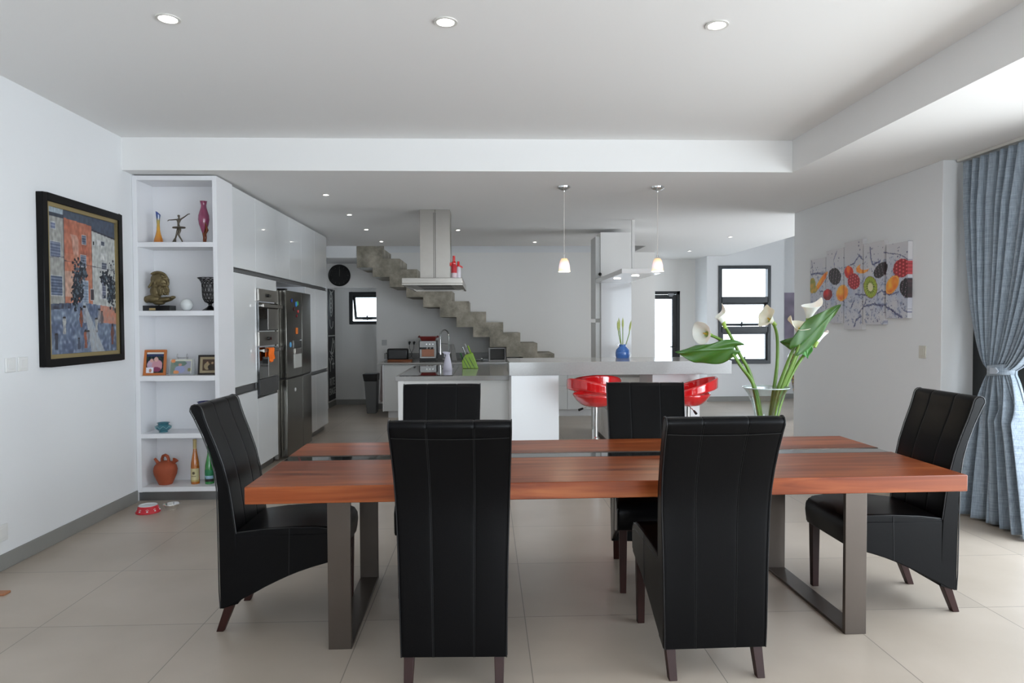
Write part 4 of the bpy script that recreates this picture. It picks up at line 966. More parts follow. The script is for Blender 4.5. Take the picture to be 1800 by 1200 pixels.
leaf('small dark leaf behind the stems, left of the tall leaf', [(.0, .02, 0), (0.105, 0.060, 0.290), (0.177, 0.080, 0.444), (0.216, 0.090, 0.531)], (0.232, 0.090, 0.549), (0.123, 0.110, 0.568), (0, .1, 1), .036, droop=.0, fold=.008)
leaf('small pale green leaf hanging below the tall leaf', [(.0, .01, 0), (0.098, 0.030, 0.293), (0.171, 0.040, 0.446), (0.219, 0.050, 0.551)], (0.225, 0.050, 0.575), (0.251, 0.050, 0.476), (1, .1, .1), .044, LEAF2, droop=.0, fold=.01)

# ------------------------------------------------------------------ curtain with tie-back
CUR = bpy.data.materials.new('blue_grey_linen'); CUR.use_nodes = True; nt = CUR.node_tree; b = nt.nodes['Principled BSDF']
tc = nt.nodes.new('ShaderNodeTexCoord'); mp = nt.nodes.new('ShaderNodeMapping'); mp.inputs['Scale'].default_value = (6, 6, 160); n1 = nt.nodes.new('ShaderNodeTexNoise'); n1.inputs['Scale'].default_value = 1.5; n1.inputs['Detail'].default_value = 4
nt.links.new(tc.outputs['Object'], mp.inputs[0]); nt.links.new(mp.outputs[0], n1.inputs['Vector'])
mp2 = nt.nodes.new('ShaderNodeMapping'); mp2.inputs['Scale'].default_value = (160, 160, 5); n2 = nt.nodes.new('ShaderNodeTexNoise'); n2.inputs['Scale'].default_value = 1.5
nt.links.new(tc.outputs['Object'], mp2.inputs[0]); nt.links.new(mp2.outputs[0], n2.inputs['Vector'])
ad = nt.nodes.new('ShaderNodeMath'); ad.operation = 'ADD'; nt.links.new(n1.outputs[0], ad.inputs[0]); nt.links.new(n2.outputs[0], ad.inputs[1])
cr = nt.nodes.new('ShaderNodeValToRGB'); e = cr.color_ramp.elements; e[0].position = .32; e[0].color = C('#6c7984'); e[1].position = .68; e[1].color = C('#a9b6c4')
hf = nt.nodes.new('ShaderNodeMath'); hf.operation = 'MULTIPLY'; hf.inputs[1].default_value = .5; nt.links.new(ad.outputs[0], hf.inputs[0]); nt.links.new(hf.outputs[0], cr.inputs[0])
nt.links.new(cr.outputs[0], b.inputs['Base Color']); b.inputs['Roughness'].default_value = .6; b.inputs['Sheen Weight'].default_value = .3
cu = thing('curtain', 'floor-length blue grey linen curtain tied back at the right', 'curtain', (3.60, 4.5, 0))
ZT, ZW = 2.655, 1.11
def sm(a, b, t): t = max(0, min(1, t)); t = t*t*(3-2*t); return a+(b-a)*t
def edges(z):
    """far and near edge (world y) of the drape at height z"""
    if z >= ZW:
        t = (z-ZW)/(ZT-ZW)
        far = 4.735+(5.045-4.735)*(min(1, t*1.0))**.40
        near = 4.56-(4.56-3.70)*t**.62
    else:
        t = (ZW-z)/ZW
        far = 4.735+(4.97-4.735)*t**.55; near = 4.56-(4.56-4.28)*t**.6
    return far, near
def cf(u, v):
    z = ZT+(.018-ZT)*v; far, near = edges(z); 
    d = abs(z-ZW); open_ = min(1, d/.45)
    yy = far+(near-far)*u
    NP = 15
    ph = 2*PI*NP*u
    if z > ZW:
        amp = .016+.032*min(1, (ZT-z)/.5+.25); amp *= (.55+.45*open_)
        k = math.sin(ph)+.25*math.sin(2.3*ph+1)
    else:
        wv = min(1, (ZW-z)/.35); amp = .018+.050*wv
        k = (1-wv)*math.sin(ph)+wv*(math.sin(2*PI*5.5*u+.6)+.35*math.sin(2*PI*12*u+z*1.5))
    x = 3.615-amp*k-.03*(1-open_)*math.sin(PI*u)
    return (x, yy+.006*math.sin(ph+1.3)*open_, z)
mb = MB(); mb.grid(cf, 330, 90); o = obj('drape', rel(mb, cu), CUR, cu, solid=.003, off=0)
tbm = MB()
def tf(u, v):
    a = 2*PI*u; y = 4.648-.112*math.cos(a); x = 3.612+.070*math.sin(a); z = 1.075+.075*v+.022*(y-4.648)/.1*0
    return (x, y, z+.012*math.cos(a))
tbm.grid(tf, 40, 4, closeu=True); obj('tie_back', rel(tbm, cu), CUR, cu, solid=.005)
obj('tie_end', rel(MB().prism([(4.66, 1.085), (4.60, 1.09), (4.575, 1.11), (4.60, 1.135), (4.66, 1.13)], 3.528, 3.536, 'yz'), cu), mat('pale_tab', '#b7c0cc', .7), cu, bevel=.004)
cr_ = obj('curtain_rail', MB().box(3.60, 3.63, 2.0, 5.12, 2.672, 2.694), RIMW, None, bevel=.002); tag(cr_, 'slim white curtain rail fixed under the ceiling', 'curtain rail')

# ------------------------------------------------------------------ framed street painting on the left wall
pt = thing('framed_painting', 'framed painting of a town square with an orange house on the left wall', 'painting', (XL, 5.01, 1.755))
Y0, Y1, Z0, Z1 = -.483, .483, -.568, .568
fb = MB(); fb.box(0, .045, Y0, Y0+.05, Z0, Z1); fb.box(0, .045, Y1-.05, Y1, Z0, Z1); fb.box(0, .045, Y0+.05, Y1-.05, Z0, Z0+.05); fb.box(0, .045, Y0+.05, Y1-.05, Z1-.05, Z1)
obj('frame', fb, mat('black_frame', '#080706', .35, Specular_IOR_Level=.2), pt, bevel=.004)
GOLD = mat('gold_liner', '#a8966a', .35, .6)
fb = MB(); a = .05; bb = .078
fb.box(.0, .034, Y0+a, Y0+bb, Z0+a, Z1-a); fb.box(.0, .034, Y1-bb, Y1-a, Z0+a, Z1-a); fb.box(0, .034, Y0+bb, Y1-bb, Z0+a, Z0+bb); fb.box(0, .034, Y0+bb, Y1-bb, Z1-bb, Z1-a)
obj('gold_liner', fb, GOLD, pt, bevel=.002)
def mixc(a, b, t): t = max(0, min(1, t)); return tuple(a[i]*(1-t)+b[i]*t for i in range(3))
def N(u, v, s, k=0): return noise.noise(Vector((u*s, v*s, k)))
trees = []
rt_ = random.Random(3)
for (cx, cy, w_, h_, n_) in ((.41, .50, .10, .15, 120), (.36, .60, .06, .08, 60), (.93, .52, .09, .16, 120), (.82, .44, .08, .05, 40), (.48, .42, .07, .04, 40)):
    for i in range(int(n_*1.8)): trees.append((cx+rt_.gauss(0, w_*.42), cy+rt_.gauss(0, h_*.46), rt_.uniform(.006, .017)))
people = [(.20, .80, .10, (.80, .80, .78)), (.44, .745, .11, (.62, .33, .22)), (.49, .72, .10, (.70, .72, .76)), (.09, .91, .09, (.25, .27, .33)), (.50, .90, .11, (.70, .40, .30)), (.54, .88, .07, (.62, .64, .68)), (.67, .80, .09, (.78, .78, .76)), (.72, .73, .09, (.72, .70, .70)), (.93, .87, .13, (.52, .30, .22)), (.76, .74, .08, (.45, .40, .40)), (.40, .93, .07, (.30, .33, .40))]
def street(u, v_):
    v = 1-v_                                         # v = 0 at the top
    n = N(u, v, 9); n2 = N(u, v, 30, 5)
    # sky and buildings
    g = .58 if u < .22 else (.62 if u > .62 else .60); gy = .635+.05*abs(u-.45)
    c = (.62, .66, .70)
    roofL, roofM, roofR = .05, .055+.03*(u-.2), .09+.08*(u-.62)
    if u < .22:
        c = (.66, .66, .64) if v > roofL else (.66, .72, .76)
        if abs(v-roofL) < .012: c = (.22, .25, .30)
    elif u < .62:
        c = mixc((.78, .50, .40), (.70, .40, .31), .5+n*1.2)
        if .27+.5*(v-.1) < u+.05*n < .27+.9*(v-.02) and .16 < v < .36 and u < .42: c = mixc(c, (.80, .66, .60), .7)
        if v > .30: c = mixc(c, (.80, .55, .44), .35+n)
        if v < roofM: c = (.30, .34, .40)
        if .42 < v < .60 and u < .34: c = mixc(c, (.82, .74, .68), .6)
    else:
        c = mixc((.80, .81, .79), (.72, .73, .72), .5+n)
        if v < roofR: c = (.30, .34, .41)
        elif v < roofR+.012: c = (.2, .2, .24)
    for (a, b2, t, b3, col) in ((.04, .11, .10, .15, (.42, .46, .58)), (.03, .17, .23, .34, (.36, .40, .50)), (.03, .19, .46, .60, (.30, .35, .45)), (.47, .535, .145, .215, (.30, .34, .42)), (.44, .53, .29, .38, (.38, .42, .50)), (.44, .56, .475, .64, (.52, .58, .66)),
                                (.585, .64, .53, .62, (.28, .25, .27)), (.765, .83, .16, .20, (.25, .28, .34)), (.70, .765, .155, .205, (.86, .86, .85)), (.77, .86, .32, .38, (.33, .36, .42)), (.76, .84, .25, .31, (.86, .86, .84)), (.77, .84, .45, .60, (.40, .42, .50)), (.73, .765, .45, .60, (.80, .80, .80)), (.96, 1.0, .18, .22, (.8, .8, .8)), (.635, .665, .17, .21, (.12, .12, .14))):
        if a < u < b2 and t < v < b3:
            c = col
            if (int(v*150) % 3 == 0) and b2-a > .06: c = mixc(c, (.85, .87, .9), .35)
            if min(u-a, b2-u, (v-t), (b3-v)) < .005: c = (.78, .79, .80)
    if abs(u-.215) < .004 or abs(u-.62) < .004: c = mixc(c, (.2, .2, .25), .7)
    if v < gy and abs(v-(.33-.06*(u-.2) if u < .22 else .345+.03*u)) < .003: c = mixc(c, (.25, .25, .3), .6)
    if v > gy:
        c = mixc((.47, .53, .62), (.36, .41, .52), .5+n*1.6)
        c = mixc(c, (.66, .70, .75), max(0, n2)*.9)
        pa = (v-gy)/(1-gy); l = .47+.12*pa; r = .50+.30*pa
        if l < u < r: c = mixc((.74, .75, .76), (.62, .66, .70), .4+n2)
        if u > .74 and v < gy+.13: c = mixc((.82, .62, .55), (.74, .48, .40), .5+n2)
        if u < .30 and v < gy+.04: c = mixc(c, (.2, .2, .25), .5+n2)
    for (cx, cy, r) in trees:
        if abs(u-cx) < r and abs(v-cy) < r*.9 and (u-cx)**2+((v-cy)*1.15)**2 < r*r: c = (.14, .16, .20) if (cx*100) % 2 < 1.5 else (.34, .40, .45); 
    for (px, py, h, col) in people:
        du = (u-px)/(.023+.006*math.sin(v*60)); dv = (v-py)/(h*.62)
        if abs(dv) < 1 and abs(du) < 1-.35*dv*dv: c = mixc(col, (.2, .2, .24), .35*(.5+n2*2)) if dv > -.75 else (.16, .13, .13)
    st = N(u*3, v, 26, 11)
    return tuple(max(0, min(1, x*(.86+.16*n2+.10*st)+.02)) for x in c)
painted('canvas', lambda u, v: (.022, Y0+bb-.002+(Y1-Y0-2*bb+.004)*u, Z0+bb-.002+(Z1-Z0-2*bb+.004)*v), 190, 230, street, attr_mat('street_canvas_paint', .55), pt)

# ------------------------------------------------------------------ five-panel fruit canvas on the right wall
FR = [('kiwiedge', 7.151, 1.846, 0.071, 0.082, 0), ('apricot', 6.964, 1.877, 0.162, 0.035, 0.6), ('kiwiedge', 7.112, 1.805, 0.071, 0.039, 0), ('black', 6.688, 1.912, 0.125, 0.083, -0.2), ('cherry', 6.826, 1.737, 0.095, 0.057, 0), ('apricot', 6.544, 1.74, 0.111, 0.078, 0.1), ('tomato', 6.42, 1.932, 0.085, 0.059, -0.3), ('rasp', 6.333, 1.841, 0.108, 0.075, -0.2), ('segment', 6.185, 1.948, 0.107, 0.045, 0.0), ('kiwi', 6.053, 1.771, 0.115, 0.096, -0.45), ('black', 5.894, 1.91, 0.11, 0.063, 0.3), ('rasp', 5.591, 1.904, 0.119, 0.078, 0), ('apricot', 5.722, 1.773, 0.107, 0.066, 0.5), ('black', 5.505, 1.733, 0.112, 0.082, -0.2)]
drops = [(rt_.uniform(5.5, 7.2), rt_.uniform(1.4, 2.2), rt_.uniform(.003, .009)) for i in range(170)]
strands = []
for k, (pts) in enumerate([[(6.694, 1.992), (6.707, 2.079), (6.649, 2.159)], [(6.506, 1.977), (6.329, 2.009), (6.245, 2.07), (6.161, 2.016)], [(6.062, 2.129), (6.05, 2.028), (6.02, 1.97), (5.905, 1.992)], [(5.85, 2.062), (5.741, 2.04), (5.618, 2.023), (5.5, 1.965)], [(6.304, 1.717), (6.157, 1.705), (5.996, 1.693), (5.864, 1.73), (5.771, 1.688), (5.631, 1.708)], [(6.237, 1.542), (6.155, 1.597), (5.995, 1.615), (5.825, 1.599), (5.698, 1.543), (5.576, 1.49)], [(6.155, 1.597), (6.197, 1.667), (6.239, 1.691)], [(6.155, 1.597), (6.115, 1.664)], [(7.185, 1.967), (7.049, 1.97), (6.841, 1.942)], [(7.173, 2.11), (7.144, 2.003), (7.157, 1.938)], [(6.266, 2.089), (6.203, 2.054)], [(6.367, 1.603), (6.324, 1.66)], [(5.586, 1.567), (5.51, 1.53), (5.477, 1.529)], [(6.121, 2.057), (6.131, 2.041)], [(6.321, 1.416), (6.279, 1.485), (6.195, 1.513)], [(6.994, 1.786), (6.916, 1.77)]]): strands.append((pts, .0045+.002*(k % 3)))
def segd(py, pz, a, b):
    ax, az = a; bx, bz = b; dx, dz = bx-ax, bz-az; t = max(0, min(1, ((py-ax)*dx+(pz-az)*dz)/(dx*dx+dz*dz+1e-9)))
    return math.hypot(py-ax-dx*t, pz-az-dz*t)
def fruit(y, z):
    n = noise.noise(Vector((y*9, z*9, 1))); n2 = noise.noise(Vector((y*45, z*45, 4))); n3 = noise.noise(Vector((y*22, z*22, 9)))
    c = (.82, .81, .82)
    w_ = math.exp(-((z-1.72)/.25)**2)
    c = mixc(c, (.66, .70, .80), w_*(.45+n*.8))
    if w_ > .25 and n3 > .22 and n2 > -.05: c = mixc(c, (.42, .46, .60), .6)
    if abs(n3) < .012 and w_ > .3: c = mixc(c, (.25, .25, .42), .55)
    for dy, dz, r in drops:
        if abs(y-dy) < r and abs(z-dz) < r and (y-dy)**2+(z-dz)**2 < r*r: c = (.36, .36, .48)
    for pts, wd_ in strands:
        for a, b in zip(pts[:-1], pts[1:]):
            if min(a[0], b[0])-.03 < y < max(a[0], b[0])+.03 and segd(y+.006*n2, z+.01*n3, a, b) < wd_*(1+n2*1.5): c = mixc((.16, .14, .30), (.55, .58, .70), .4+n2)
    for kind, cy, cz, ry, rz, rot in FR:
        if abs(y-cy) > max(ry, rz)*1.1 or abs(z-cz) > max(ry, rz)*1.1: continue
        ca, sa = math.cos(rot), math.sin(rot); dy, dz = -(y-cy), z-cz
        a = (dy*ca+dz*sa)/ry; b = (-dy*sa+dz*ca)/rz; q = a*a+b*b
        if q > 1+n2*.12: continue
        sh_ = max(0, 1-((a+.35)**2+(b-.4)**2))
        if kind == 'black':
            ga, gb = math.fabs(math.sin(a*7)), math.fabs(math.sin(b*7+(1.5 if int((a+2)*7/PI) % 2 else 0)))
            c = mixc((.05, .03, .05), (.24, .12, .16), ga*gb)
            if ga*gb > .9: c = (.62, .55, .60)
        elif kind == 'rasp':
            ga, gb = math.fabs(math.sin(a*8)), math.fabs(math.sin(b*8+(1.5 if int((a+2)*8/PI) % 2 else 0)))
            c = mixc((.55, .04, .08), (.88, .22, .26), ga*gb)
            if ga*gb > .93: c = (.95, .60, .62)
        elif kind == 'apricot': c = mixc((.93, .42, .08), (.98, .72, .20), .25+.6*sh_+n3*.5); c = mixc(c, (.95, .80, .40), 1 if abs(q-.8) < .05 else 0)
        elif kind == 'cherry': c = mixc((.50, .03, .07), (.85, .18, .20), sh_)
        elif kind == 'tomato': c = mixc((.80, .10, .04), (.96, .45, .15), sh_+n3)
        elif kind == 'segment':
            if (a-.45)**2+(b-.5)**2 < .75: continue
            c = mixc((.95, .50, .10), (.98, .70, .30), .5+n2)
        elif kind == 'kiwi':
            r = math.sqrt(q); an = math.atan2(b, a)
            c = (.52, .42, .14) if r > .93 else mixc((.66, .72, .22), (.56, .64, .14), .5+.5*math.sin(an*18))
            if r < .38: c = (.88, .86, .66)
            elif r < .60 and math.sin(an*15) > .5: c = (.16, .14, .06)
        elif kind == 'kiwiedge': c = mixc((.55, .56, .20), (.80, .62, .22), .5+n3*2)
    return tuple(max(0, min(1, x)) for x in c)
fp = [(7.201, 6.872, 2.122, 1.50, 'leftmost narrow fruit canvas, with kiwi slice and orange fruit'), (6.857, 6.518, 2.180, 1.447, 'second fruit canvas from the left, with a blackberry'), (6.505, 6.185, 2.223, 1.385, 'tallest middle fruit canvas, with a raspberry'), (6.169, 5.846, 2.168, 1.433, 'fourth fruit canvas, with the sliced kiwi'), (5.811, 5.506, 2.122, 1.486, 'rightmost fruit canvas, with a large raspberry')]
FM = attr_mat('fruit_canvas_paint', .4)
for ya, yb, zt_, zb_, lb in fp:
    t = thing('canvas_print', lb, 'picture', (XR, (ya+yb)/2, (zt_+zb_)/2), 0, 'five-panel fruit picture on the right wall')
    h = (zt_-zb_)/2; q = (ya-yb)/2; yc, zc_ = (ya+yb)/2, (zt_+zb_)/2
    obj('stretcher', MB().box(-.0385, -.001, -q, q, -h, h), mat('canvas_edge', '#dcd8d4', .6), t)
    painted('printed_face', lambda u, v: (-.040, q-2*q*u, -h+2*h*v), 76, 150, lambda u, v: fruit(yc+q-2*q*u, zc_-h+2*h*v), FM, t)
    def edgec(u, v):
        c = fruit(yc-q+.002, zc_-h+2*h*v); return mixc(c, (.86, .84, .82), .25)
    painted('printed_edge', lambda u, v: (-.040+.039*u, -q-.0008, -h+2*h*v), 6, 120, edgec, FM, t)

plate('white switch plate on the right wall below the fruit canvases', (XR, 5.36, 1.212), (.085, .10), 'x-', mat('ivory_plastic', '#cfcbbf', .35), 'light_switch', 'light switch')
plate('left one of the two white switches on the left wall', (XL, 4.255, 1.219), (.088, .088), 'x+', WHT, 'light_switch', 'light switch', 'white switches on the left wall')
plate('right one of the two white switches on the left wall, nearer the painting', (XL, 4.364, 1.219), (.088, .088), 'x+', WHT, 'light_switch', 'light switch', 'white switches on the left wall')
plate('white wall socket low on the left wall at the photo edge', (XL, 4.145, .222), (.10, .10), 'x+', WHT)
tag(obj('wooden_strip', B(-3.0+.3, -2.607, 3.745, 3.80, 0, .012), wood('strip_wood', '#7d4a35', '#a06a4c', '#b98560', .5), None, bevel=.003), 'thin brown wooden strip lying on the floor by the left wall', 'wood strip')

# ------------------------------------------------------------------ things on the display shelves
SY = 5.85
# blue and amber glass vase with slanted mouth
t = thing('glass_vase', 'slim amber and blue glass vase on the top shelf', 'vase', (-2.742, SY, 2.141))
prf = [(.0, 0), (.036, 0), (.0375, .012), (.033, .04), (.022, .075), (.0145, .11), (.012, .16), (.014, .20), (.0175, .235), (.019, .272)]
def vf(u, v):
    i = v*(len(prf)-1); k = min(int(i), len(prf)-2); fr = i-k; r = prf[k][0]*(1-fr)+prf[k+1][0]*fr; z = prf[k][1]*(1-fr)+prf[k+1][1]*fr
    a = 2*PI*u
    if z > .22: z -= (z-.22)/.052*.033*(.5+.5*math.cos(a))
    return (r*math.cos(a), r*math.sin(a), z)
am = mat('amber_blue_glass', '#c97a10', .08, Coat_Weight=1.0); nt = am.node_tree; tcx = nt.nodes.new('ShaderNodeTexCoord'); sxx = nt.nodes.new('ShaderNodeSeparateXYZ'); crx = nt.nodes.new('ShaderNodeValToRGB'); mrx = nt.nodes.new('ShaderNodeMapRange'); mrx.inputs['From Max'].default_value = .27
nt.links.new(tcx.outputs['Object'], sxx.inputs[0]); nt.links.new(sxx.outputs['Z'], mrx.inputs[0]); nt.links.new(mrx.outputs[0], crx.inputs[0]); nt.links.new(crx.outputs[0], nt.nodes['Principled BSDF'].inputs['Base Color'])
e = crx.color_ramp.elements; e[0].color = C('#c0690c'); e[1].position = 1; e[1].color = C('#22398c')
for p_, c_ in ((.45, '#c8912a'), (.70, '#9a8a3a'), (.80, '#2f4a7c')): k = e.new(p_); k.color = C(c_)
obj('body', MB().grid(vf, 32, 40, closeu=True), am, t, solid=.002)
# ballerina
BRZ = mat('dark_bronze', '#5d564c', .35, .85, var=.2, vscale=40)
t = thing('dancer_figurine', 'small bronze ballerina figurine with outstretched arms on the top shelf', 'figurine', (-2.572, SY, 2.141))
V_ = [(0, 0, .135), (-.004, 0, .165), (.0, 0, .195), (.002, 0, .215), (.0, -.004, .243), (-.022, 0, .202), (-.055, 0, .199), (-.085, 0, .197), (-.093, 0, .187), (.022, 0, .208), (.05, 0, .226), (.078, 0, .247), (.094, 0, .25),
      (-.010, 0, .118), (-.016, -.004, .085), (-.030, 0, .045), (-.04, 0, .012), (.012, 0, .118), (-.002, -.008, .075), (.022, 0, .028), (.03, 0, .004)]
E_ = [(0, 1), (1, 2), (2, 3), (3, 4), (2, 5), (5, 6), (6, 7), (7, 8), (2, 9), (9, 10), (10, 11), (11, 12), (0, 13), (13, 14), (14, 15), (15, 16), (0, 17), (17, 18), (18, 19), (19, 20)]
R_ = [.011, .009, .013, .006, .014, .006, .005, .004, .003, .006, .005, .004, .003, .010, .008, .007, .006, .010, .008, .006, .004]
skin('body', V_, E_, R_, BRZ, t)
obj('tutu', MB().lathe([(0, .142), (.03, .143), (.052, .140), (.055, .134), (.05, .128), (.03, .130), (.0, .132)], seg=24, sy=.6), BRZ, t)
obj('base', MB().tube([(-.045, 0, .0), (-.04, 0, .012), (-.032, 0, .045)], [.022, .016, .007], 12), BRZ, t)
# pink vase
pk = mat('pink_art_glass', '#8f3a5e', .15, var=.25, vscale=18, Coat_Weight=.8)
t = thing('art_vase', 'pink and plum art vase on a bronze figural stand, top shelf right', 'vase', (-2.366, SY, 2.141))
obj('body', MB().lathe([(0, .08), (.012, .085), (.022, .11), (.038, .16), (.045, .20), (.043, .235), (.033, .27), (.024, .30), (.022, .32), (.027, .35), (.030, .355), (.027, .355), (.019, .32), (0, .3)], seg=32), pk, t)
obj('foot', MB().lathe([(0, 0), (.028, 0), (.026, .006), (.010, .014), (.008, .05), (.014, .09), (0, .10)], seg=24), mat('copper_bronze', '#6b3a26', .3, .8), t)
fm = MB(); fm.tube([(.016, -.01, .01), (.024, -.016, .05), (.02, -.018, .08), (.034, -.02, .11), (.03, -.025, .14), (.024, -.032, .175)], [.006, .005, .008, .012, .008, .003], 10); fm.tube([(.01, -.02, .09), (.022, -.03, .11), (.03, -.03, .13)], .005, 8); obj('figure_ornament', fm, bpy.data.materials['copper_bronze'], t)
# bronze bust
BB = mat('antique_bronze', '#6f6244', .45, .55, var=.5, vscale=22, bump=.6, bscale=60)
t = thing('bust_sculpture', 'bronze bearded head bust on a black plinth, second shelf', 'sculpture', (-2.747, SY, 1.577))
obj('plinth', MB().box(-.115, .115, -.055, .055, 0, .045), mat('black_stone', '#0c0c0e', .2), t, bevel=.002)
obj('name_plate', MB().box(-.055, -.004, -.0565, -.055, .006, .024), mat('brass_plate', '#bda777', .35, .7), t)
obj('pin', MB().tube([(0, 0, .04), (0, 0, .065)], .006, 10), BLK, t)
Ry = lambda a: Matrix.Rotation(math.radians(a), 3, 'Y')
bl = [((.008, 0, .262), (.071, .062, .064)), ((.045, -.008, .240), (.044, .050, .058)), ((-.02, 0, .225), (.045, .05, .055)),
      ((.066, -.026, .270), (.028, .036, .012)), ((.090, -.036, .232), (.011, .010, .022), Ry(-16)), ((.084, -.036, .214), (.012, .012, .008)),
      ((.060, -.046, .218), (.020, .014, .018)), ((.072, -.046, .262), (.020, .010, .007)), ((-.004, -.060, .232), (.010, .010, .020)),
      ((.062, -.024, .170), (.036, .038, .040)), ((.074, -.028, .198), (.020, .022, .008)), ((.030, -.034, .180), (.026, .026, .036)),
      ((-.022, 0, .165), (.048, .044, .062)), ((-.045, 0, .102), (.072, .052, .036)), ((.045, 0, .094), (.080, .042, .024), Ry(-10)), ((.116, -.008, .112), (.024, .034, .014), Ry(-22)),
      ((-.098, 0, .098), (.016, .042, .030)), ((0, 0, .068), (.05, .03, .018))]
for r_, zc_, n_ in ((.036, .188, 5), (.040, .172, 6), (.040, .156, 6), (.034, .140, 5)):
    for k in range(n_): a = -PI*.15-PI*.85*k/(n_-1); bl.append(((.060+r_*math.cos(a), -.022+r_*math.sin(a)*.95, zc_+.003*(k % 2)), (.0085, .0085, .011)))
for k in range(13): a = -.15+k/12*2.4; bl.append(((.012+.074*math.cos(a), -.038, .262+.062*math.sin(a)), (.012, .012, .010)))
for k in range(8): bl.append(((.050+.006*k, -.052+.004*k, .292-.0045*k), (.009, .009, .008)))
for k in range(5): bl.append(((-.055+.008*k, -.050, .20+.012*k), (.010, .010, .012)))
blob('head_and_shoulders', bl, BB, t, voxel=.0026, smooth=1)
# white sphere
tag(obj('ceramic_sphere', MB().lathe([(.0, -.05), (.026, -.048), (.036, -.037), (.048, -.018), (.0515, .0), (.052, .001), (.048, .018), (.036, .037), (.018, .048), (0, .0505)], seg=32), mat('white_porcelain', '#dfe2e1', .25), None, loc=(-2.518, SY, 1.628), subd=1), 'plain white porcelain sphere between the bust and the black goblet', 'ornament')
# black lattice goblet
t = thing('lattice_goblet', 'black openwork goblet candle holder, right end of the second shelf', 'goblet', (-2.325, SY, 1.577))
obj('foot', MB().lathe([(0, 0), (.068, 0), (.066, .006), (.03, .028), (.014, .045), (.016, .055), (.010, .065), (0, .066)], seg=8), BLK, t)
mb = MB(); gp = [(.012, .062), (.040, .075), (.056, .105), (.060, .15), (.061, .20), (.064, .235), (.078, .262), (.094, .276)]
def gf(u, v):
    i = v*(len(gp)-1); k = min(int(i), len(gp)-2); fr = i-k; return Vector(((gp[k][0]*(1-fr)+gp[k+1][0]*fr)*math.cos(2*PI*u), (gp[k][0]*(1-fr)+gp[k+1][0]*fr)*math.sin(2*PI*u), gp[k][1]*(1-fr)+gp[k+1][1]*fr))
for j in range(9):
    for i in range(14):
        cu_, cv_ = (i+.5*(j % 2))/14, (j+.55)/9.1
        mb.tube([gf(cu_+.033*math.cos(a), min(1, max(0, cv_+.055*math.sin(a)))) for a in [q*2*PI/8+.5*math.sin(i*3+j) for q in range(9)]], .0026, 5, cap=False)
for z_, r_ in ((1.0, .094), (.0, .013), (.42, .0605)):
    mb.tube([gf(q/24, z_) for q in range(25)], .003, 6, cap=False)
obj('lattice_cup', mb, BLK, t)
obj('glass_liner', MB().lathe([(.010, .07), (.036, .08), (.051, .108), (.055, .15), (.056, .20), (.058, .23)], seg=24), mat('frosted_liner', '#8d8c8c', .4, Alpha=.6), t)
# photo frames
def photo(label, loc, w_, h_, fr, fmat, fn, tilt, rz=0, name='photo_frame', mount=0):
    t = thing(name, label, 'photo frame', loc, rz); R = Matrix.Rotation(math.radians(-tilt), 4, 'X')
    mb = MB()
    for (a, b, c_, d_) in ((-w_/2, -w_/2+fr, 0, h_), (w_/2-fr, w_/2, 0, h_), (-w_/2+fr, w_/2-fr, 0, fr), (-w_/2+fr, w_/2-fr, h_-fr, h_)): mb.box(a, b, -.009, .006, c_, d_, rot=R)
    obj('frame', mb, fmat, t, bevel=.0015)
    obj('backing', MB().box(-w_/2+fr*.5, w_/2-fr*.5, 0, .006, fr*.5, h_-fr*.5, rot=R), mat('card_back', '#d8d4cc', .8), t)
    obj('stand', MB().hex8([(-.01, .04+h_*.12, 0), (.01, .04+h_*.12, 0), (.01, .043+h_*.12, 0), (-.01, .043+h_*.12, 0)], [tuple(R @ Vector((-.01, .006, h_*.7))), tuple(R @ Vector((.01, .006, h_*.7))), tuple(R @ Vector((.01, .008, h_*.7))), tuple(R @ Vector((-.01, .008, h_*.7)))]), fmat, t)
    painted('photo', lambda u, v: tuple(R @ Vector((-w_/2+fr+(w_-2*fr)*u, -.002, fr+(h_-2*fr)*v))), 40, 44, fn, attr_mat('photo_paint_'+label[:6], .25), t)
    return t
def ell(u, v, cx, cy, rx, ry): return ((u-cx)/rx)**2+((v-cy)/ry)**2 < 1
def ph1(u, v):
    c = (.10, .12, .16)
    if v > .93: c = (.85, .83, .80)
    elif v > .80: c = (.18, .22, .36)
    elif noise.noise(Vector((u*9, v*9, 2))) > .1: c = (.16, .24, .20)
    if ell(u, v, .28, .38, .24, .24): c = (.72, .62, .70)
    if ell(u, v, .62, .36, .30, .28): c = (.76, .56, .60)
    if ell(u, v, .58, .17, .26, .12): c = (.50, .22, .34)
    if ell(u, v, .30, .60, .10, .09): c = (.80, .62, .58)
    if ell(u, v, .55, .66, .12, .11): c = (.82, .66, .62)
    if u < .42 and v < .26:
        c = (.88, .89, .93)
        if ell(u, v, .24, .12, .08, .09): c = (.72, .52, .42)
    return c
photo('orange framed family photo leaning on the third shelf, left', (-2.766, 5.79, 1.040), .175, .215, .020, mat('orange_wood_frame', '#b5672f', .4), ph1, 12, math.radians(8))
def ph3(u, v):
    c = (.66, .60, .48)
    if .14 < u < .9 and .16 < v < .86:
        c = (.30, .22, .16)
        if ell(u, v, .38, .42, .16, .22): c = (.62, .55, .42)
        if ell(u, v, .60, .36, .18, .18): c = (.22, .18, .14)
        if ell(u, v, .40, .64, .06, .07) or ell(u, v, .66, .62, .06, .07): c = (.70, .58, .44)
    return c
photo('dark framed sepia photo at the right end of the third shelf', (-2.335, 5.83, 1.040), .185, .165, .014, mat('dark_wood_frame', '#1c1210', .35), ph3, 8, 0)
t = thing('flip_photo_stand', 'clear acrylic photo flip stand with wire rings, middle of the third shelf', 'photo stand', (-2.56, 5.84, 1.040))
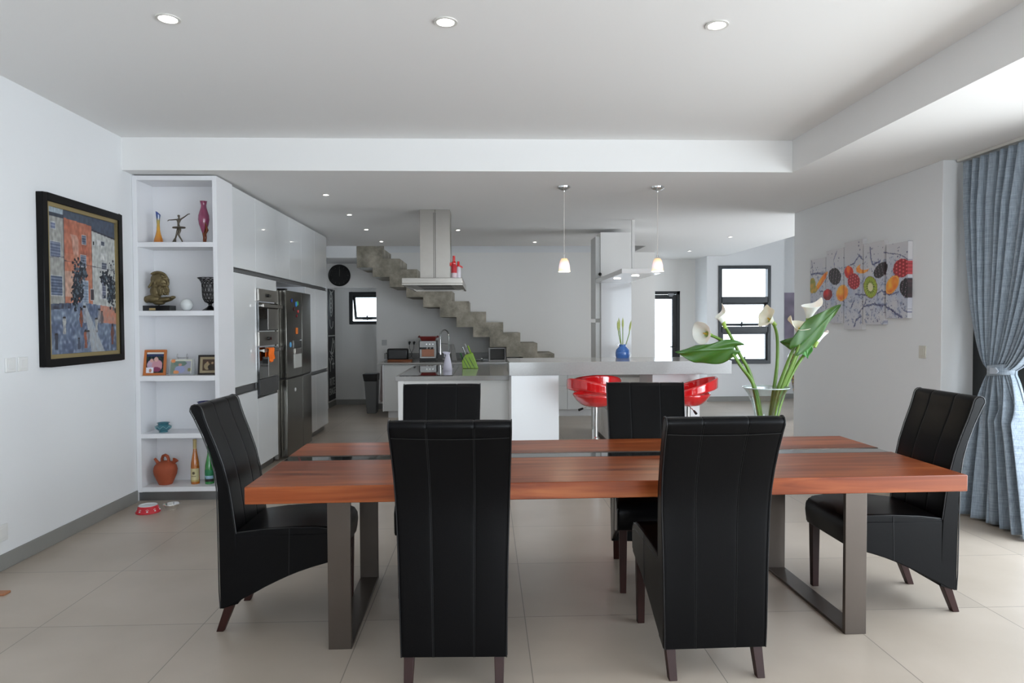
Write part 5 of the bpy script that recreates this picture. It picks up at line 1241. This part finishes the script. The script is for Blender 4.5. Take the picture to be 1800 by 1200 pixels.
obj('acrylic_base', MB().hex8([(-.10, -.03, 0), (.10, -.03, 0), (.10, .05, 0), (-.10, .05, 0)], [(-.10, .0, .135), (.10, .0, .135), (.10, .01, .135), (-.10, .01, .135)]), mat('clear_acrylic', '#dfe3e3', .1, Alpha=.35), t)
def ph2(u, v):
    c = (.50, .55, .50) if u < .35 else (.62, .62, .68)
    if ell(u, v, .45, .72, .30, .20): c = (.42, .50, .46)
    if ell(u, v, .45, .30, .24, .26): c = (.60, .62, .76)
    if ell(u, v, .45, .62, .08, .10): c = (.78, .58, .52)
    if ell(u, v, .28, .10, .13, .14): c = (.86, .58, .38)
    if ell(u, v, .88, .28, .08, .12): c = (.50, .50, .32)
    if v > .88 or u > .95: c = (.80, .80, .74)
    if ell(u, v, .12, .90, .10, .14): c = (.90, .58, .38)
    return c
painted('photo', lambda u, v: (-.088+.175*u, -.032+.024*v, .012+.118*v), 36, 30, ph2, attr_mat('flip_photo_paint', .3), t)
rg = MB()
for x in (-.035, .045): rg.tube([(x, -.005+.012*math.cos(a), .15+.028*math.sin(a)) for a in [q*2*PI/16 for q in range(17)]], .0016, 6, cap=False)
rg.tube([(-.035, .0, .142), (.045, .0, .142)], .0014, 6); obj('wire_ring', rg, CHROME, t)
# teal ashtray pot
tl = mat('teal_glaze', '#2b6a78', .15, var=.35, vscale=30, Coat_Weight=1.0)
t = thing('ceramic_pot', 'small teal patterned ceramic pot on the fourth shelf', 'pot', (-2.720, 5.83, .561))
obj('body', MB().lathe([(0, 0), (.036, 0), (.034, .008), (.040, .014), (.058, .028), (.063, .042), (.056, .056), (.042, .064), (.044, .07), (.052, .078), (.049, .080), (.036, .070), (.034, .062), (0, .03)], seg=36), tl, t)
zz = MB(); zz.tube([(.0635*math.cos(a), .0635*math.sin(a), .042+(.012 if i % 2 else -.010)) for i, a in enumerate([q*2*PI/16 for q in range(17)])], .0018, 6, cap=False); obj('painted_zigzag', zz, mat('pale_teal', '#8fc0c4', .2), t)
bt = thing('ceramic_bowl', 'dark blue bowl partly hidden behind the left chair, fourth shelf', 'bowl', (-2.365, 5.85, .561))
obj('body', MB().lathe([(0, .0), (.03, .0), (.03, .18), (.05, .215), (.075, .245), (.078, .252), (.072, .252), (.05, .22), (0, .2)], seg=30), mat('cobalt_glaze', '#2a2f6a', .15), bt)
# terracotta water jug
TC_ = mat('terracotta', '#9c4a2c', .75, var=.12, vscale=14, bump=.3, bscale=40)
t = thing('terracotta_jug', 'round terracotta water jug with a spout and loop handle, bottom shelf', 'jug', (-2.718, SY, .117))
obj('body', MB().lathe([(0, 0), (.052, 0), (.056, .008), (.070, .04), (.088, .085), (.0935, .12), (.086, .155), (.062, .182), (.030, .196), (.0, .199)], seg=40), TC_, t)
obj('spout', MB().tube([(-.05, 0, .165), (-.072, 0, .195), (-.088, 0, .218)], [.019, .012, .010], 14), TC_, t)
obj('mouth', MB().lathe([(.012, 0), (.018, .03), (.026, .045), (.023, .046), (.015, .03), (.008, .0)], seg=20), TC_, t, loc=(.060, 0, .168), rot=(0, math.radians(35), 0))
obj('handle', MB().tube([(0, -.034, .185), (0, -.034, .215), (0, -.022, .237), (0, 0, .244), (0, .022, .237), (0, .034, .215), (0, .034, .185)], [.015, .014, .015, .017, .015, .014, .015], 12, sq=.7), TC_, t, rot=(0, 0, math.radians(70)))
# bottles
def bottle(label, x, glassm, labm, neck, capm, h=.375, r=.034, y=SY, z=.117):
    t = thing('wine_bottle', label, 'bottle', (x, y, z), 0, 'bottles on the bottom shelf')
    obj('glass', MB().lathe([(0, 0), (r, 0), (r+.001, .01), (r, h*.38), (r*.93, h*.48), (r*.68, h*.62), (r*.45, h*.74), (r*.38, h*.82), (r*.38, h-.004), (0, h-.004)], seg=32), glassm, t)
    obj('foil_cap', MB().lathe([(r*.42, h*.79), (r*.43, h*.80), (r*.43, h), (0, h)], seg=24), capm, t)
    def lf(u, v): a = -PI*.5+(u-.5)*2.6; return ((r+.0012)*math.cos(a), (r+.0012)*math.sin(a), .02+h*.30*v)
    painted('label', lf, 24, 20, labm, attr_mat('label_'+label[:5], .5), t)
    return t
ctop = mat('cork_capsule', '#c8b27a', .5)
def lab1(u, v):
    c = (.80, .76, .58)
    if ell(u, v, .5, .66, .12, .10): c = (.35, .30, .20)
    if abs(v-.40) < .03 and .3 < u < .7: c = (.45, .38, .28)
    if v < .12: c = (.72, .62, .35)
    return c
b1 = bottle('amber wine bottle with a cream label on the bottom shelf', -2.471, mat('amber_wine', '#b8681c', .08, Coat_Weight=1.0), lab1, 0, ctop)
obj('neck_label', MB().lathe([(.0265, .20), (.0235, .225), (.0232, .226), (.0262, .199)], seg=24), mat('neck_paper', '#cbb98a', .5), b1)
def lab2(u, v):
    c = (.16, .52, .34)
    if v < .25: c = (.10, .14, .08)
    elif v < .5 and u+v > .6: c = (.60, .74, .82)
    return c
bottle('green bottle with a landscape label beside the amber bottle', -2.352, mat('green_wine', '#2a8a3c', .08, Coat_Weight=1.0), lab2, 0, mat('green_capsule', '#1f6b3a', .4), h=.33, r=.036)
# pet bowls
t = thing('pet_bowl', 'red pet bowl with white paw marks on the floor by the shelves', 'pet bowl', (-2.648, 5.40, 0))
obj('body', MB().lathe([(0, .0), (.088, .0), (.090, .004), (.070, .050), (.066, .056), (.060, .052), (.052, .02), (0, .016)], seg=40), mat('red_enamel', '#c21f2e', .3), t)
obj('liner', MB().lathe([(.068, .0545), (.066, .0575), (.060, .0535), (.051, .0205), (0, .0165)], seg=40), mat('white_enamel', '#dfe3e6', .25), t)
pw = MB()
for k in range(9):
    a = k*2*PI/9+.2
    for (da, z, s) in ((0, .020, .007), (-.09, .031, .003), (0, .034, .003), (.09, .031, .003)):
        r = .0895-(z/.05)*.0195; pw.ball((r*math.cos(a+da), r*math.sin(a+da), z), (s, s, s*.8), 8, 6)
obj('paw_print', pw, bpy.data.materials['white_enamel'], t)
tag(obj('pet_bowl', MB().lathe([(0, .003), (.040, .0), (.042, .004), (.058, .036), (.063, .040), (.062, .043), (.056, .040), (.038, .010), (0, .008)], seg=40), CHROME, None, loc=(-2.505, 5.485, 0)), 'small stainless steel pet bowl right of the red one', 'pet bowl')
